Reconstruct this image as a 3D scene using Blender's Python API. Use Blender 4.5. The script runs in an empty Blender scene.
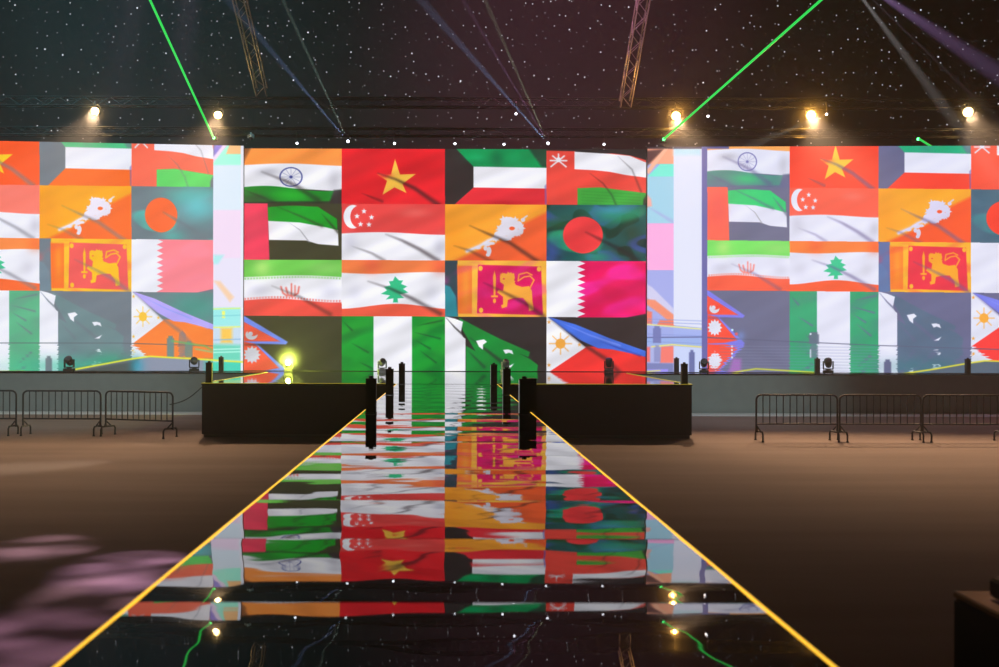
import bpy, bmesh, math, random
import numpy as np
from mathutils import Vector, Matrix

random.seed(7)
SC = bpy.context.scene
COL = SC.collection
PI = math.pi

# ------------------------------------------------------------------ measures
F = 971.0                 # focal length in pixels
U0, V0 = 447.0, 342.0     # vanishing point of the runway in the photograph
EYE = 2.30                # camera height above the hall floor
ROLL = math.radians(0.15)  # slight tilt of the camera
DECK = 1.292              # height of runway and stages


def at(u, v, d):
    """world point seen at photograph pixel (u, v) at distance d along the hall"""
    du, dv = u - U0, v - V0
    du, dv = du + dv * ROLL, dv - du * ROLL
    return Vector((du / F * d, d, EYE - dv / F * d))


# ------------------------------------------------------------------ materials
def mat(name, color, rough=0.6, metal=0.0, spec=0.5, emit=None, strength=0.0, noise=0.0, nscale=20.0, bump=0.0):
    m = bpy.data.materials.new(name)
    m.use_nodes = True
    nt = m.node_tree
    b = nt.nodes['Principled BSDF']
    b.inputs['Base Color'].default_value = (*color, 1)
    b.inputs['Roughness'].default_value = rough
    b.inputs['Metallic'].default_value = metal
    b.inputs['Specular IOR Level'].default_value = spec
    if emit:
        b.inputs['Emission Color'].default_value = (*emit, 1)
        b.inputs['Emission Strength'].default_value = strength
    if noise or bump:
        tc = nt.nodes.new('ShaderNodeTexCoord')
        nz = nt.nodes.new('ShaderNodeTexNoise')
        nz.inputs['Scale'].default_value = nscale
        nz.inputs['Detail'].default_value = 6
        nt.links.new(tc.outputs['Object'], nz.inputs['Vector'])
        if noise:
            mx = nt.nodes.new('ShaderNodeMix')
            mx.data_type = 'RGBA'
            mx.inputs[6].default_value = (*[c * (1 - noise) for c in color], 1)
            mx.inputs[7].default_value = (*[min(1, c * (1 + noise)) for c in color], 1)
            nt.links.new(nz.outputs['Fac'], mx.inputs[0])
            nt.links.new(mx.outputs[2], b.inputs['Base Color'])
        if bump:
            bp = nt.nodes.new('ShaderNodeBump')
            bp.inputs['Strength'].default_value = bump
            bp.inputs['Distance'].default_value = 0.01
            nt.links.new(nz.outputs['Fac'], bp.inputs['Height'])
            nt.links.new(bp.outputs['Normal'], b.inputs['Normal'])
    return m


def lin(r, g, b):
    f = lambda c: (c / 255 / 12.92) if c <= 10 else ((c / 255 + 0.055) / 1.055) ** 2.4
    return (f(r), f(g), f(b))


def carpet_material():
    m = bpy.data.materials.new('brown_carpet')
    m.use_nodes = True
    nt = m.node_tree
    b = nt.nodes['Principled BSDF']
    b.inputs['Roughness'].default_value = 0.85
    b.inputs['Specular IOR Level'].default_value = 0.15
    tc = nt.nodes.new('ShaderNodeTexCoord')
    n1 = nt.nodes.new('ShaderNodeTexNoise'); n1.inputs['Scale'].default_value = 0.35; n1.inputs['Detail'].default_value = 5
    mp = nt.nodes.new('ShaderNodeMapping'); mp.inputs['Scale'].default_value = (0.4, 3.0, 1)
    n2 = nt.nodes.new('ShaderNodeTexNoise'); n2.inputs['Scale'].default_value = 60; n2.inputs['Detail'].default_value = 3
    nt.links.new(tc.outputs['Object'], mp.inputs['Vector'])
    nt.links.new(mp.outputs['Vector'], n1.inputs['Vector'])
    nt.links.new(tc.outputs['Object'], n2.inputs['Vector'])
    cr = nt.nodes.new('ShaderNodeValToRGB')
    cr.color_ramp.elements[0].position = 0.3; cr.color_ramp.elements[0].color = (0.27, 0.20, 0.175, 1)
    cr.color_ramp.elements[1].position = 0.7; cr.color_ramp.elements[1].color = (0.35, 0.265, 0.23, 1)
    nt.links.new(n1.outputs['Fac'], cr.inputs['Fac'])
    mx = nt.nodes.new('ShaderNodeMix'); mx.data_type = 'RGBA'; mx.blend_type = 'MULTIPLY'; mx.inputs[0].default_value = 0.35
    nt.links.new(cr.outputs['Color'], mx.inputs[6]); nt.links.new(n2.outputs['Color'], mx.inputs[7])
    nt.links.new(mx.outputs[2], b.inputs['Base Color'])
    bp = nt.nodes.new('ShaderNodeBump'); bp.inputs['Strength'].default_value = 0.25; bp.inputs['Distance'].default_value = 0.01
    nt.links.new(n2.outputs['Fac'], bp.inputs['Height']); nt.links.new(bp.outputs['Normal'], b.inputs['Normal'])
    return m


def gloss_material():
    """polished black acrylic of runway and stage deck: a strong dielectric mirror with slight waviness"""
    m = bpy.data.materials.new('polished_black_acrylic')
    m.use_nodes = True
    nt = m.node_tree
    nt.nodes.remove(nt.nodes['Principled BSDF'])
    out = nt.nodes['Material Output']
    df = nt.nodes.new('ShaderNodeBsdfDiffuse'); df.inputs['Color'].default_value = (0.004, 0.004, 0.005, 1)
    gl = nt.nodes.new('ShaderNodeBsdfGlossy'); gl.inputs['Color'].default_value = (1, 1, 1, 1); gl.inputs['Roughness'].default_value = 0.018
    fr = nt.nodes.new('ShaderNodeFresnel'); fr.inputs['IOR'].default_value = 2.6
    mx = nt.nodes.new('ShaderNodeMixShader')
    tc = nt.nodes.new('ShaderNodeTexCoord')
    mp = nt.nodes.new('ShaderNodeMapping'); mp.inputs['Scale'].default_value = (0.55, 1.2, 1)
    nz = nt.nodes.new('ShaderNodeTexNoise'); nz.inputs['Scale'].default_value = 1.3; nz.inputs['Detail'].default_value = 2.0
    bp = nt.nodes.new('ShaderNodeBump'); bp.inputs['Strength'].default_value = 1.0; bp.inputs['Distance'].default_value = 0.0045
    nt.links.new(tc.outputs['Object'], mp.inputs['Vector']); nt.links.new(mp.outputs['Vector'], nz.inputs['Vector'])
    nt.links.new(nz.outputs['Fac'], bp.inputs['Height'])
    nt.links.new(bp.outputs['Normal'], gl.inputs['Normal'])
    nt.links.new(fr.outputs['Fac'], mx.inputs['Fac'])
    nt.links.new(df.outputs['BSDF'], mx.inputs[1]); nt.links.new(gl.outputs['BSDF'], mx.inputs[2])
    nt.links.new(mx.outputs['Shader'], out.inputs['Surface'])
    return m


def starcloth_material():
    """black cloth with woven-in pin lights"""
    m = bpy.data.materials.new('star_cloth')
    m.use_nodes = True
    nt = m.node_tree
    b = nt.nodes['Principled BSDF']
    b.inputs['Base Color'].default_value = (0.03, 0.028, 0.03, 1)
    b.inputs['Roughness'].default_value = 0.95
    b.inputs['Specular IOR Level'].default_value = 0.05
    tc = nt.nodes.new('ShaderNodeTexCoord')

    mpv = nt.nodes.new('ShaderNodeMapping'); mpv.inputs['Rotation'].default_value = (PI / 2, 0, 0)
    nt.links.new(tc.outputs['Object'], mpv.inputs['Vector'])

    def stars(scale, radius, keep, lo, hi):
        vo = nt.nodes.new('ShaderNodeTexVoronoi'); vo.voronoi_dimensions = '2D'; vo.inputs['Scale'].default_value = scale
        vo.inputs['Randomness'].default_value = 1.0
        nt.links.new(mpv.outputs['Vector'], vo.inputs['Vector'])
        mr = nt.nodes.new('ShaderNodeMapRange')
        mr.inputs['From Min'].default_value = radius * scale * 0.35; mr.inputs['From Max'].default_value = radius * scale
        mr.inputs['To Min'].default_value = 1; mr.inputs['To Max'].default_value = 0
        nt.links.new(vo.outputs['Distance'], mr.inputs['Value'])
        se = nt.nodes.new('ShaderNodeSeparateColor'); nt.links.new(vo.outputs['Color'], se.inputs['Color'])
        th = nt.nodes.new('ShaderNodeMath'); th.operation = 'LESS_THAN'; th.inputs[1].default_value = keep
        nt.links.new(se.outputs['Red'], th.inputs[0])
        pw = nt.nodes.new('ShaderNodeMath'); pw.operation = 'POWER'; pw.inputs[1].default_value = 2.5
        nt.links.new(se.outputs['Green'], pw.inputs[0])
        br = nt.nodes.new('ShaderNodeMapRange'); br.inputs['To Min'].default_value = lo; br.inputs['To Max'].default_value = hi
        nt.links.new(pw.outputs[0], br.inputs['Value'])
        a = nt.nodes.new('ShaderNodeMath'); a.operation = 'MULTIPLY'
        nt.links.new(mr.outputs['Result'], a.inputs[0]); nt.links.new(th.outputs[0], a.inputs[1])
        c = nt.nodes.new('ShaderNodeMath'); c.operation = 'MULTIPLY'
        nt.links.new(a.outputs[0], c.inputs[0]); nt.links.new(br.outputs['Result'], c.inputs[1])
        return c
    s1 = stars(2.1, 0.034, 0.75, 0.10, 0.9)
    s2 = stars(1.0, 0.040, 0.7, 0.2, 1.5)
    ad = nt.nodes.new('ShaderNodeMath'); ad.operation = 'ADD'
    nt.links.new(s1.outputs[0], ad.inputs[0]); nt.links.new(s2.outputs[0], ad.inputs[1])
    b.inputs['Emission Color'].default_value = (0.9, 0.92, 1.0, 1)
    nt.links.new(ad.outputs[0], b.inputs['Emission Strength'])
    m.cycles.emission_sampling = 'NONE'
    return m


M = {
    'carpet': carpet_material(),
    'gloss': gloss_material(),
    'stars': starcloth_material(),
    'dark_wall': mat('dark_hall_wall', (0.02, 0.019, 0.02), 0.9, spec=0.1, noise=0.3, nscale=2),
    'black_skirt': mat('black_stage_skirt', (0.018, 0.016, 0.018), 0.8, spec=0.2, noise=0.35, nscale=9),
    'grey_skirt': mat('grey_stage_skirt', (0.26, 0.28, 0.27), 0.7, spec=0.2, noise=0.12, nscale=3),
    'skirting': mat('dark_grey_plinth', (0.05, 0.052, 0.055), 0.7, noise=0.2, nscale=6),
    'black': mat('matt_black_plastic', (0.012, 0.012, 0.013), 0.5, spec=0.4, noise=0.2, nscale=30),
    'black_metal': mat('black_steel', (0.03, 0.03, 0.032), 0.45, metal=0.4, noise=0.2, nscale=30),
    'barrier': mat('barrier_steel', (0.022, 0.022, 0.024), 0.5, metal=0.3, noise=0.2, nscale=40),
    'silver': mat('silver_housing', (0.72, 0.73, 0.75), 0.35, metal=0.1, noise=0.1, nscale=20),
    'truss': mat('truss_aluminium', (0.26, 0.24, 0.27), 0.45, metal=0.5, noise=0.15, nscale=12),
    'dark_truss': mat('dark_truss', (0.018, 0.017, 0.018), 0.5, metal=0.4, noise=0.15, nscale=12),
    'lens': mat('glass_lens', (0.1, 0.1, 0.12), 0.08, spec=0.9),
    'case': mat('black_flight_case', (0.008, 0.008, 0.009), 0.55, noise=0.2, nscale=8),
    'wood': mat('brown_case_lid', (0.2, 0.13, 0.09), 0.6, noise=0.25, nscale=14),
    'strip': mat('yellow_light_strip', (0.4, 0.3, 0.05), 0.4, emit=lin(255, 196, 55), strength=1.25),
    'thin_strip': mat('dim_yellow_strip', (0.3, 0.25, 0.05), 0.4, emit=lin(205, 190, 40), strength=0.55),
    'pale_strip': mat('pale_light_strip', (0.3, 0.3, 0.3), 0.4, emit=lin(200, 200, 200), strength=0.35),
    'amber': mat('amber_lamp_lens', (0.8, 0.5, 0.2), 0.3, emit=(1.0, 0.72, 0.26), strength=4.5),
    'warm': mat('warm_white_lens', (0.8, 0.6, 0.4), 0.3, emit=(1.0, 0.82, 0.45), strength=3.5),
    'white_lens': mat('white_lit_lens', (0.8, 0.8, 0.8), 0.3, emit=(0.85, 0.9, 1.0), strength=5),
    'yellow_lens': mat('yellow_lit_lens', (0.8, 0.8, 0.3), 0.3, emit=(0.95, 1.0, 0.25), strength=25),
    'green_lens': mat('green_lit_lens', (0.1, 0.8, 0.2), 0.3, emit=(0.08, 1.0, 0.22), strength=7),
    'laser': mat('green_laser', (0.0, 0.5, 0.1), 0.5, emit=(0.02, 0.75, 0.10), strength=1.0),
    'lit_strip': mat('pale_lit_floor', (0.74, 0.77, 0.77), 0.8, spec=0.2, noise=0.12, nscale=2),  # paleness stands for light falling on the floor
    'cable': mat('black_cable', (0.02, 0.02, 0.02), 0.6, noise=0.1, nscale=40),
}
for k in ('strip', 'thin_strip', 'pale_strip', 'laser', 'amber', 'warm', 'white_lens', 'yellow_lens', 'green_lens'):
    M[k].cycles.emission_sampling = 'NONE'


# ------------------------------------------------------------------ mesh helpers
def box(bm, c, s, rot=None, bevel=0.0):
    r = bmesh.ops.create_cube(bm, size=1.0)
    vs = r['verts']
    bmesh.ops.scale(bm, vec=Vector(s), verts=vs)
    if bevel:
        es = list({e for v in vs for e in v.link_edges})
        rb = bmesh.ops.bevel(bm, geom=es, offset=bevel, segments=2, affect='EDGES')
        vs = list({v for f in rb['faces'] for v in f.verts} | {v for v in vs if v.is_valid})
    if rot is not None:
        bmesh.ops.rotate(bm, cent=(0, 0, 0), matrix=rot, verts=vs)
    bmesh.ops.translate(bm, vec=Vector(c), verts=vs)
    return vs


def rod(bm, p0, p1, r, seg=10, r2=None):
    p0, p1 = Vector(p0), Vector(p1)
    d = p1 - p0
    q = d.to_track_quat('Z', 'Y').to_matrix().to_4x4()
    mt = Matrix.Translation((p0 + p1) / 2) @ q
    bmesh.ops.create_cone(bm, cap_ends=True, segments=seg, radius1=r, radius2=r if r2 is None else r2, depth=d.length, matrix=mt)


def tube(bm, pts, r, seg=8, closed=False):
    """smooth swept tube along points"""
    pts = [Vector(p) for p in pts]
    n = len(pts)
    rings = []
    up = None
    for i, p in enumerate(pts):
        a = pts[(i - 1) % n] if (closed or i > 0) else p
        b = pts[(i + 1) % n] if (closed or i < n - 1) else p
        t = (b - a).normalized()
        if up is None:
            up = t.orthogonal().normalized()
        up = (up - t * up.dot(t)).normalized()
        w = t.cross(up)
        rings.append([bm.verts.new(p + r * (math.cos(k * 2 * PI / seg) * up + math.sin(k * 2 * PI / seg) * w)) for k in range(seg)])
    m = n if closed else n - 1
    for i in range(m):
        A, B = rings[i], rings[(i + 1) % n]
        for k in range(seg):
            bm.faces.new((A[k], A[(k + 1) % seg], B[(k + 1) % seg], B[k]))
    if not closed:
        bm.faces.new(rings[0][::-1]); bm.faces.new(rings[-1])


def lathe(bm, prof, seg=20, mt=None):
    """prof: list of (radius, z); axis z, then transformed by mt"""
    mt = mt or Matrix.Identity(4)
    rings = []
    for r, z in prof:
        rings.append([bm.verts.new(mt @ Vector((r * math.cos(k * 2 * PI / seg), r * math.sin(k * 2 * PI / seg), z))) for k in range(seg)])
    for A, B in zip(rings, rings[1:]):
        for k in range(seg):
            bm.faces.new((A[k], A[(k + 1) % seg], B[(k + 1) % seg], B[k]))
    bm.faces.new(rings[0][::-1]); bm.faces.new(rings[-1])


def prism(bm, poly, z0, z1):
    """extrude polygon [(x, y)] from z0 to z1"""
    a = [bm.verts.new((x, y, z0)) for x, y in poly]
    b = [bm.verts.new((x, y, z1)) for x, y in poly]
    n = len(poly)
    bm.faces.new(a[::-1]); bm.faces.new(b)
    for i in range(n):
        bm.faces.new((a[i], a[(i + 1) % n], b[(i + 1) % n], b[i]))


def obj(name, bm, m, parent=None, smooth=False, loc=(0, 0, 0), label=None):
    bmesh.ops.recalc_face_normals(bm, faces=bm.faces)
    me = bpy.data.meshes.new(name)
    bm.to_mesh(me); bm.free()
    if smooth:
        me.polygons.foreach_set('use_smooth', [True] * len(me.polygons))
        me.set_sharp_from_angle(angle=math.radians(40))
    me.materials.append(m)
    o = bpy.data.objects.new(name, me)
    o.location = loc
    COL.objects.link(o)
    if parent is not None:
        o.parent = parent
    if label:
        o['label'] = label
    return o


def tag(o, label, cat, group=None):
    o['label'] = label; o['category'] = cat
    if group:
        o['group'] = group
    return o


def thing(name, label, cat, loc=(0, 0, 0), rot=(0, 0, 0), group=None):
    o = bpy.data.objects.new(name, None)
    o.empty_display_size = 0.2
    COL.objects.link(o)
    o.location = loc; o.rotation_euler = rot
    return tag(o, label, cat, group)


def struct(name, bm, m, parent=None):
    o = obj(name, bm, m, parent)
    if parent is None:
        o['kind'] = 'structure'
    return o


def dup(root, loc, rot=(0, 0, 0), label=None):
    r = root.copy(); COL.objects.link(r); r.location = loc; r.rotation_euler = rot
    if label:
        r['label'] = label
    for ch in list(root.children):
        c = ch.copy(); COL.objects.link(c); c.parent = r
        c.matrix_parent_inverse = ch.matrix_parent_inverse.copy()
        for g in list(ch.children):
            d = g.copy(); COL.objects.link(d); d.parent = c
            d.matrix_parent_inverse = g.matrix_parent_inverse.copy()
    return r


def NB():
    return bmesh.new()


# ------------------------------------------------------------------ the video wall content
CX = [243.0, 341.7, 445.0, 546.5, 647.0]      # columns of the flag grid
CY = [148.5, 203.6, 259.8, 316.0, 372.0]      # rows of the flag grid

PAL_C = dict(K=(50, 44, 46), W=(243, 243, 252), K2=(62, 62, 44),  # haze veil is put into the black tones of the central screen
             inO=(255, 152, 72), inG=(22, 140, 42), navy=(60, 70, 150),
             uaR=(240, 58, 92), uaG=(22, 160, 44), irG=(112, 208, 84), irR=(243, 80, 72), emb=(240, 110, 100),
             npR=(240, 88, 66), npB=(112, 140, 238), moon=(205, 205, 215),
             vnR=(234, 36, 48), star=(252, 196, 76), sgR=(236, 72, 72), lbR=(244, 92, 70), lbO=(246, 128, 72), cedar=(40, 188, 132),
             ngG=(10, 156, 54), kwG=(0, 150, 84), kwR=(232, 48, 60), btY=(255, 166, 54), btO=(246, 98, 52), drg=(222, 218, 232),
             slK=(48, 70, 82), slT=(40, 140, 156), slO=(244, 122, 52), slY=(252, 186, 70), slM=(220, 22, 96), lion=(250, 170, 66),
             pkG=(22, 140, 58), omR=(238, 76, 66), omG=(64, 172, 66), bdG=(22, 84, 84), bdB=(56, 84, 152), bdL=(34, 166, 112), bdR=(240, 62, 66),
             qaM=(236, 14, 96), qaL=(250, 40, 160), phB=(66, 112, 226), phR=(242, 54, 52), sun=(246, 172, 70), fold=(40, 30, 36))
PAL_L = dict(PAL_C, K=(112, 126, 138), K2=(112, 126, 138), W=(240, 242, 254), vnR=(255, 92, 44), star=(255, 210, 44), sgR=(255, 126, 112),
             lbR=(255, 108, 52), lbO=(255, 142, 74), cedar=(50, 200, 150), ngG=(90, 184, 140), kwG=(78, 198, 138), kwR=(255, 112, 44),
             btY=(255, 172, 38), btO=(255, 112, 48), drg=(238, 232, 250), slK=(112, 128, 142), slT=(116, 140, 156), slO=(255, 116, 44),
             slY=(255, 196, 50), slM=(246, 92, 92), lion=(255, 196, 36), pkG=(110, 140, 146), omR=(255, 112, 88), omG=(92, 222, 108),
             bdG=(108, 128, 138), bdB=(108, 130, 140), bdL=(80, 190, 180), bdR=(255, 108, 56), qaM=(255, 136, 150), qaL=(255, 140, 160),
             phB=(186, 172, 255), phR=(255, 134, 62), sun=(255, 204, 66), fold=(122, 124, 140), emb=(250, 130, 120))
PAL_R = dict(PAL_C, K=(104, 108, 146), K2=(108, 112, 144), W=(232, 234, 254), inO=(255, 172, 92), inG=(84, 148, 142), navy=(120, 120, 190),
             uaR=(255, 104, 84), uaG=(42, 210, 124), irG=(120, 232, 104), irR=(255, 98, 72), emb=(255, 130, 120), npR=(255, 84, 66), npB=(130, 130, 240),
             moon=(226, 228, 246), vnR=(255, 72, 54), star=(255, 204, 66), sgR=(255, 96, 78), lbR=(255, 96, 58), lbO=(255, 132, 66), cedar=(44, 200, 148),
             ngG=(44, 168, 120), kwG=(34, 178, 132), kwR=(255, 72, 56), btY=(255, 172, 52), btO=(255, 92, 50), drg=(220, 216, 246),
             slK=(96, 116, 170), slT=(96, 124, 176), slO=(255, 130, 50), slY=(255, 186, 56), slM=(242, 52, 76), lion=(255, 170, 48),
             pkG=(88, 112, 140), omR=(255, 84, 64), omG=(80, 190, 120), bdG=(62, 104, 128), bdB=(70, 112, 136), bdL=(60, 140, 150), bdR=(255, 66, 50),
             qaM=(240, 60, 130), qaL=(250, 90, 160), phB=(120, 130, 240), phR=(255, 64, 64), sun=(255, 178, 66), fold=(104, 96, 150))


class Paint:
    """paints flat shapes on the sample points of one flag"""
    def __init__(s, u, v, pal):
        s.u, s.v, s.pal = u, v, pal
        s.c = np.zeros((len(u), 3)); s.c[:] = pal['K']

    def mix(s, mask, color, alpha=1.0):
        col = np.array(s.pal[color] if isinstance(color, str) else color, float)
        a = (mask * alpha)[:, None]
        s.c = s.c * (1 - a) + col * a

    def poly(s, pts, color, soft=0.45, wave=None, alpha=1.0):
        u, v = s.u, s.v
        if wave:
            a, per, ph = wave
            v = v - a * np.sin(2 * PI * (u - 243) / per + ph)
        n = len(pts)
        dmin = np.full(len(u), 1e9); inside = np.zeros(len(u), bool)
        for i in range(n):
            x0, y0 = pts[i]; x1, y1 = pts[(i + 1) % n]
            dx, dy = x1 - x0, y1 - y0
            t = np.clip(((u - x0) * dx + (v - y0) * dy) / (dx * dx + dy * dy + 1e-9), 0, 1)
            dmin = np.minimum(dmin, (u - x0 - t * dx) ** 2 + (v - y0 - t * dy) ** 2)
            if y0 != y1:
                cross = ((y0 > v) != (y1 > v)) & (u < dx * (v - y0) / (y1 - y0) + x0)
                inside ^= cross
        d = np.sqrt(dmin) * np.where(inside, -1, 1)
        s.mix(np.clip(0.5 - d / (2 * soft), 0, 1), color, alpha)

    def ell(s, cx, cy, rx, ry, color, soft=0.4, alpha=1.0):
        r = np.hypot((s.u - cx) / rx, (s.v - cy) / ry)
        s.mix(np.clip(0.5 - (r - 1) * min(rx, ry) / (2 * soft), 0, 1), color, alpha)

    def ring(s, cx, cy, rx, ry, w, color):
        r = (np.hypot((s.u - cx) / rx, (s.v - cy) / ry) - 1) * min(rx, ry)
        s.mix(np.clip(0.5 + (w - np.abs(r)) / 0.8, 0, 1), color)

    def streak(s, pts, w, color='fold', alpha=0.8, taper=True):
        best = np.zeros(len(s.u))
        m = len(pts) - 1
        for i in range(m):
            (x0, y0), (x1, y1) = pts[i], pts[i + 1]
            dx, dy = x1 - x0, y1 - y0
            t = np.clip(((s.u - x0) * dx + (s.v - y0) * dy) / (dx * dx + dy * dy), 0, 1)
            d2 = (s.u - x0 - t * dx) ** 2 + (s.v - y0 - t * dy) ** 2
            k = (i + t) / m
            ww = w * (0.4 + 0.62 * k) if taper else w
            best = np.maximum(best, np.exp(-d2 / (ww * ww)) * (np.minimum(1, 0.35 + 1.6 * k) if taper else 1))
        s.mix(best, color, alpha * (0.72 if color == 'fold' else 1.0))

    def blot(s, cx, cy, rx, ry, color, alpha):
        s.mix(np.exp(-(((s.u - cx) / rx) ** 2 + ((s.v - cy) / ry) ** 2)), color, alpha)

    def starp(s, cx, cy, r, color, n=5, inner=0.42, rot=-PI / 2):
        pts = []
        for k in range(2 * n):
            a = rot + k * PI / n; rr = r if k % 2 == 0 else r * inner
            pts.append((cx + rr * math.cos(a), cy + rr * math.sin(a)))
        s.poly(pts, color, 0.35)

    def mottle(s, color, alpha, fu, fv, ph, lo=0.2, hi=0.8):
        u, v = s.u * fu + ph, s.v * fv
        n = (np.sin(u + 1.7 * np.sin(v * 0.9 + ph)) + np.sin(v * 1.3 + 1.9 * np.sin(u * 0.7 - ph)) + np.sin((u + v) * 0.8 + ph * 2)) / 6 + 0.5
        s.mix(np.clip((n - lo) / (hi - lo), 0, 1), color, alpha)


def f_india(p):
    p.poly([(240, 145), (345, 145), (345, 168), (240, 168)], 'inO', wave=(1.0, 120, 2.6))
    p.poly([(240, 164.7), (345, 164.7), (345, 190), (240, 190)], 'W', wave=(1.2, 130, 2.6))
    p.poly([(240, 188), (345, 189), (345, 206), (240, 206)], 'inG', wave=(2.2, 110, 3.4))
    p.blot(290, 195, 18, 5, (40, 190, 50) if p.pal is PAL_C else 'uaG', 0.7)
    p.blot(255, 199, 16, 5, 'K', 0.6)
    p.poly([(334, 190), (345, 189), (345, 206), (328, 206)], 'K', 1.2)
    p.poly([(240, 202), (345, 201), (345, 206), (240, 206)], 'K', 0.8, alpha=0.85)
    p.blot(334, 180, 6, 12, (190, 190, 205), 0.5)
    p.blot(268, 172, 12, 4, (170, 170, 185), 0.55)
    p.ring(291, 177, 11, 9.3, 0.55, 'navy')
    p.ell(291, 177, 1.6, 1.4, 'navy', alpha=0.9)
    for k in range(12):
        a = k * PI / 6
        p.streak([(291, 177), (291 + 10 * math.cos(a), 177 + 8.5 * math.sin(a))], 0.35, 'navy', 0.35, False)
    p.streak([(262, 172), (283, 180), (296, 186), (318, 200)], 3.0, alpha=0.75)
    p.streak([(244, 190), (275, 203)], 2.0, alpha=0.6)
    p.poly([(242, 146), (252, 146), (244, 162), (242, 162)], 'fold', 1.5, alpha=0.5)


def f_uae(p):
    p.c[:] = p.pal['K2']
    p.poly([(267, 207), (300, 206), (318, 206), (337, 219), (337.5, 232), (300, 224), (268, 222)], 'uaG', wave=(0.6, 60, 0))
    p.poly([(268, 221), (300, 222.5), (325, 227), (338, 230), (338.5, 245.5), (318, 244), (306, 240.5), (269, 240)], 'W')
    p.streak([(275, 206), (300, 216), (322, 226)], 1.6, 'K2', 0.55)
    p.streak([(322, 214), (338, 232)], 1.6, 'K2', 0.7)
    p.streak([(288, 222), (300, 230), (309, 242)], 0.7, (150, 150, 160), 0.7)
    p.poly([(240, 203), (267.5, 203), (269.5, 262), (240, 262)], 'uaR')
    p.blot(256, 225, 10, 22, (255, 80, 110), 0.3)


def f_iran(p):
    p.c[:] = p.pal['W']
    p.poly([(240, 257), (345, 257), (345, 276.5), (240, 276.5)], 'irG', wave=(1.1, 140, 2.2))
    p.blot(262, 268, 9, 9, (190, 235, 130), 0.7)
    p.blot(325, 268, 20, 6, (170, 230, 130), 0.5)
    p.poly([(240, 300.5), (345, 300.5), (345, 318), (240, 318)], 'irR', wave=(1.8, 120, 3.0))
    for k in range(34):
        x = 244.5 + k * 2.95
        yo = 1.1 * math.sin(2 * PI * (x - 243) / 140 + 2.2)
        p.poly([(x, 277.3 + yo), (x + 1.5, 277.3 + yo), (x + 1.5, 279.0 + yo), (x, 279.0 + yo)], 'irG', 0.5, alpha=0.75)
        y2 = 1.8 * math.sin(2 * PI * (x - 243) / 120 + 3.0)
        p.poly([(x, 298.2 + y2), (x + 1.5, 298.2 + y2), (x + 1.5, 300 + y2), (x, 300 + y2)], 'irR', 0.5, alpha=0.75)
    p.streak([(286, 288), (288, 295), (292, 296)], 1.1, 'emb', 0.9, False)
    p.streak([(281, 287), (283, 293), (287, 296)], 1.0, 'emb', 0.9, False)
    p.streak([(299, 287), (298, 293), (294, 296)], 1.0, 'emb', 0.9, False)
    p.streak([(291.5, 284), (291.5, 296)], 0.9, 'emb', 0.9, False)
    p.streak([(295, 286), (295, 295)], 0.9, 'emb', 0.8, False)
    p.streak([(272, 286), (300, 297), (330, 314)], 2.4, alpha=0.55)
    p.blot(258, 290, 12, 6, (205, 205, 225), 0.6)
    p.blot(330, 292, 10, 8, (205, 205, 225), 0.6)


def f_nepal(p):
    p.c[:] = p.pal['K2']
    p.poly([(240, 315), (244, 316), (288, 342), (286, 344.5), (240, 344)], 'npB', 0.6)
    p.poly([(240, 320), (280, 341.5), (240, 341.5)], 'npR', 0.6)
    p.poly([(240, 341), (257, 344), (288, 371), (286, 374), (240, 374)], 'npB', 0.6)
    p.poly([(240, 341), (255, 344), (279, 368), (264, 371), (240, 372)], 'npR', 0.6)
    p.ell(251.5, 335, 6, 5, 'moon'); p.ell(253, 332, 5.4, 4.2, 'npR')
    p.ell(250.5, 334, 2.4, 2.2, 'moon')
    p.starp(252, 355, 9, 'moon', 12, 0.72)
    p.blot(258, 345, 16, 1.2, 'fold', 0.6)


def f_vietnam(p):
    p.c[:] = p.pal['vnR']
    p.mottle((205, 20, 34) if p.pal is PAL_C else 'vnR', 0.5, 0.05, 0.11, 1.0, 0.4, 0.9)
    p.poly([(395, 158.5), (400, 174), (416, 173.5), (402.5, 183.5), (406.5, 192.5), (394.5, 187), (382.5, 194.5), (387, 180.5), (377, 174), (391, 174)], 'star')
    p.blot(384, 175, 7, 3, 'vnR', 0.9)
    p.streak([(378, 173), (396, 179), (415, 188), (438, 204)], 2.6, alpha=0.85)
    p.streak([(362, 193), (382, 201)], 1.6, alpha=0.5)


def f_singapore(p):
    p.c[:] = p.pal['W']
    p.poly([(338, 200), (448, 200), (448, 233), (338, 233)], 'sgR', wave=(1.2, 130, 4.4))
    p.blot(415, 212, 14, 5, (255, 130, 120), 0.5)
    p.ell(353, 216.5, 9.5, 11.8, 'W'); p.ell(359.5, 216.5, 9.2, 11.2, 'sgR')
    for x, y in ((364, 211), (357, 216), (371.5, 217), (360.5, 224), (369, 224.3)):
        p.starp(x, y, 3.0, 'W')
    p.streak([(386, 234), (402, 240), (420, 249), (438, 260)], 2.6, alpha=0.75)
    p.streak([(352, 246), (372, 253), (384, 260)], 2.0, alpha=0.5)
    p.blot(350, 242, 8, 8, (200, 200, 220), 0.6); p.blot(440, 246, 6, 9, (205, 205, 225), 0.7)


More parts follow.
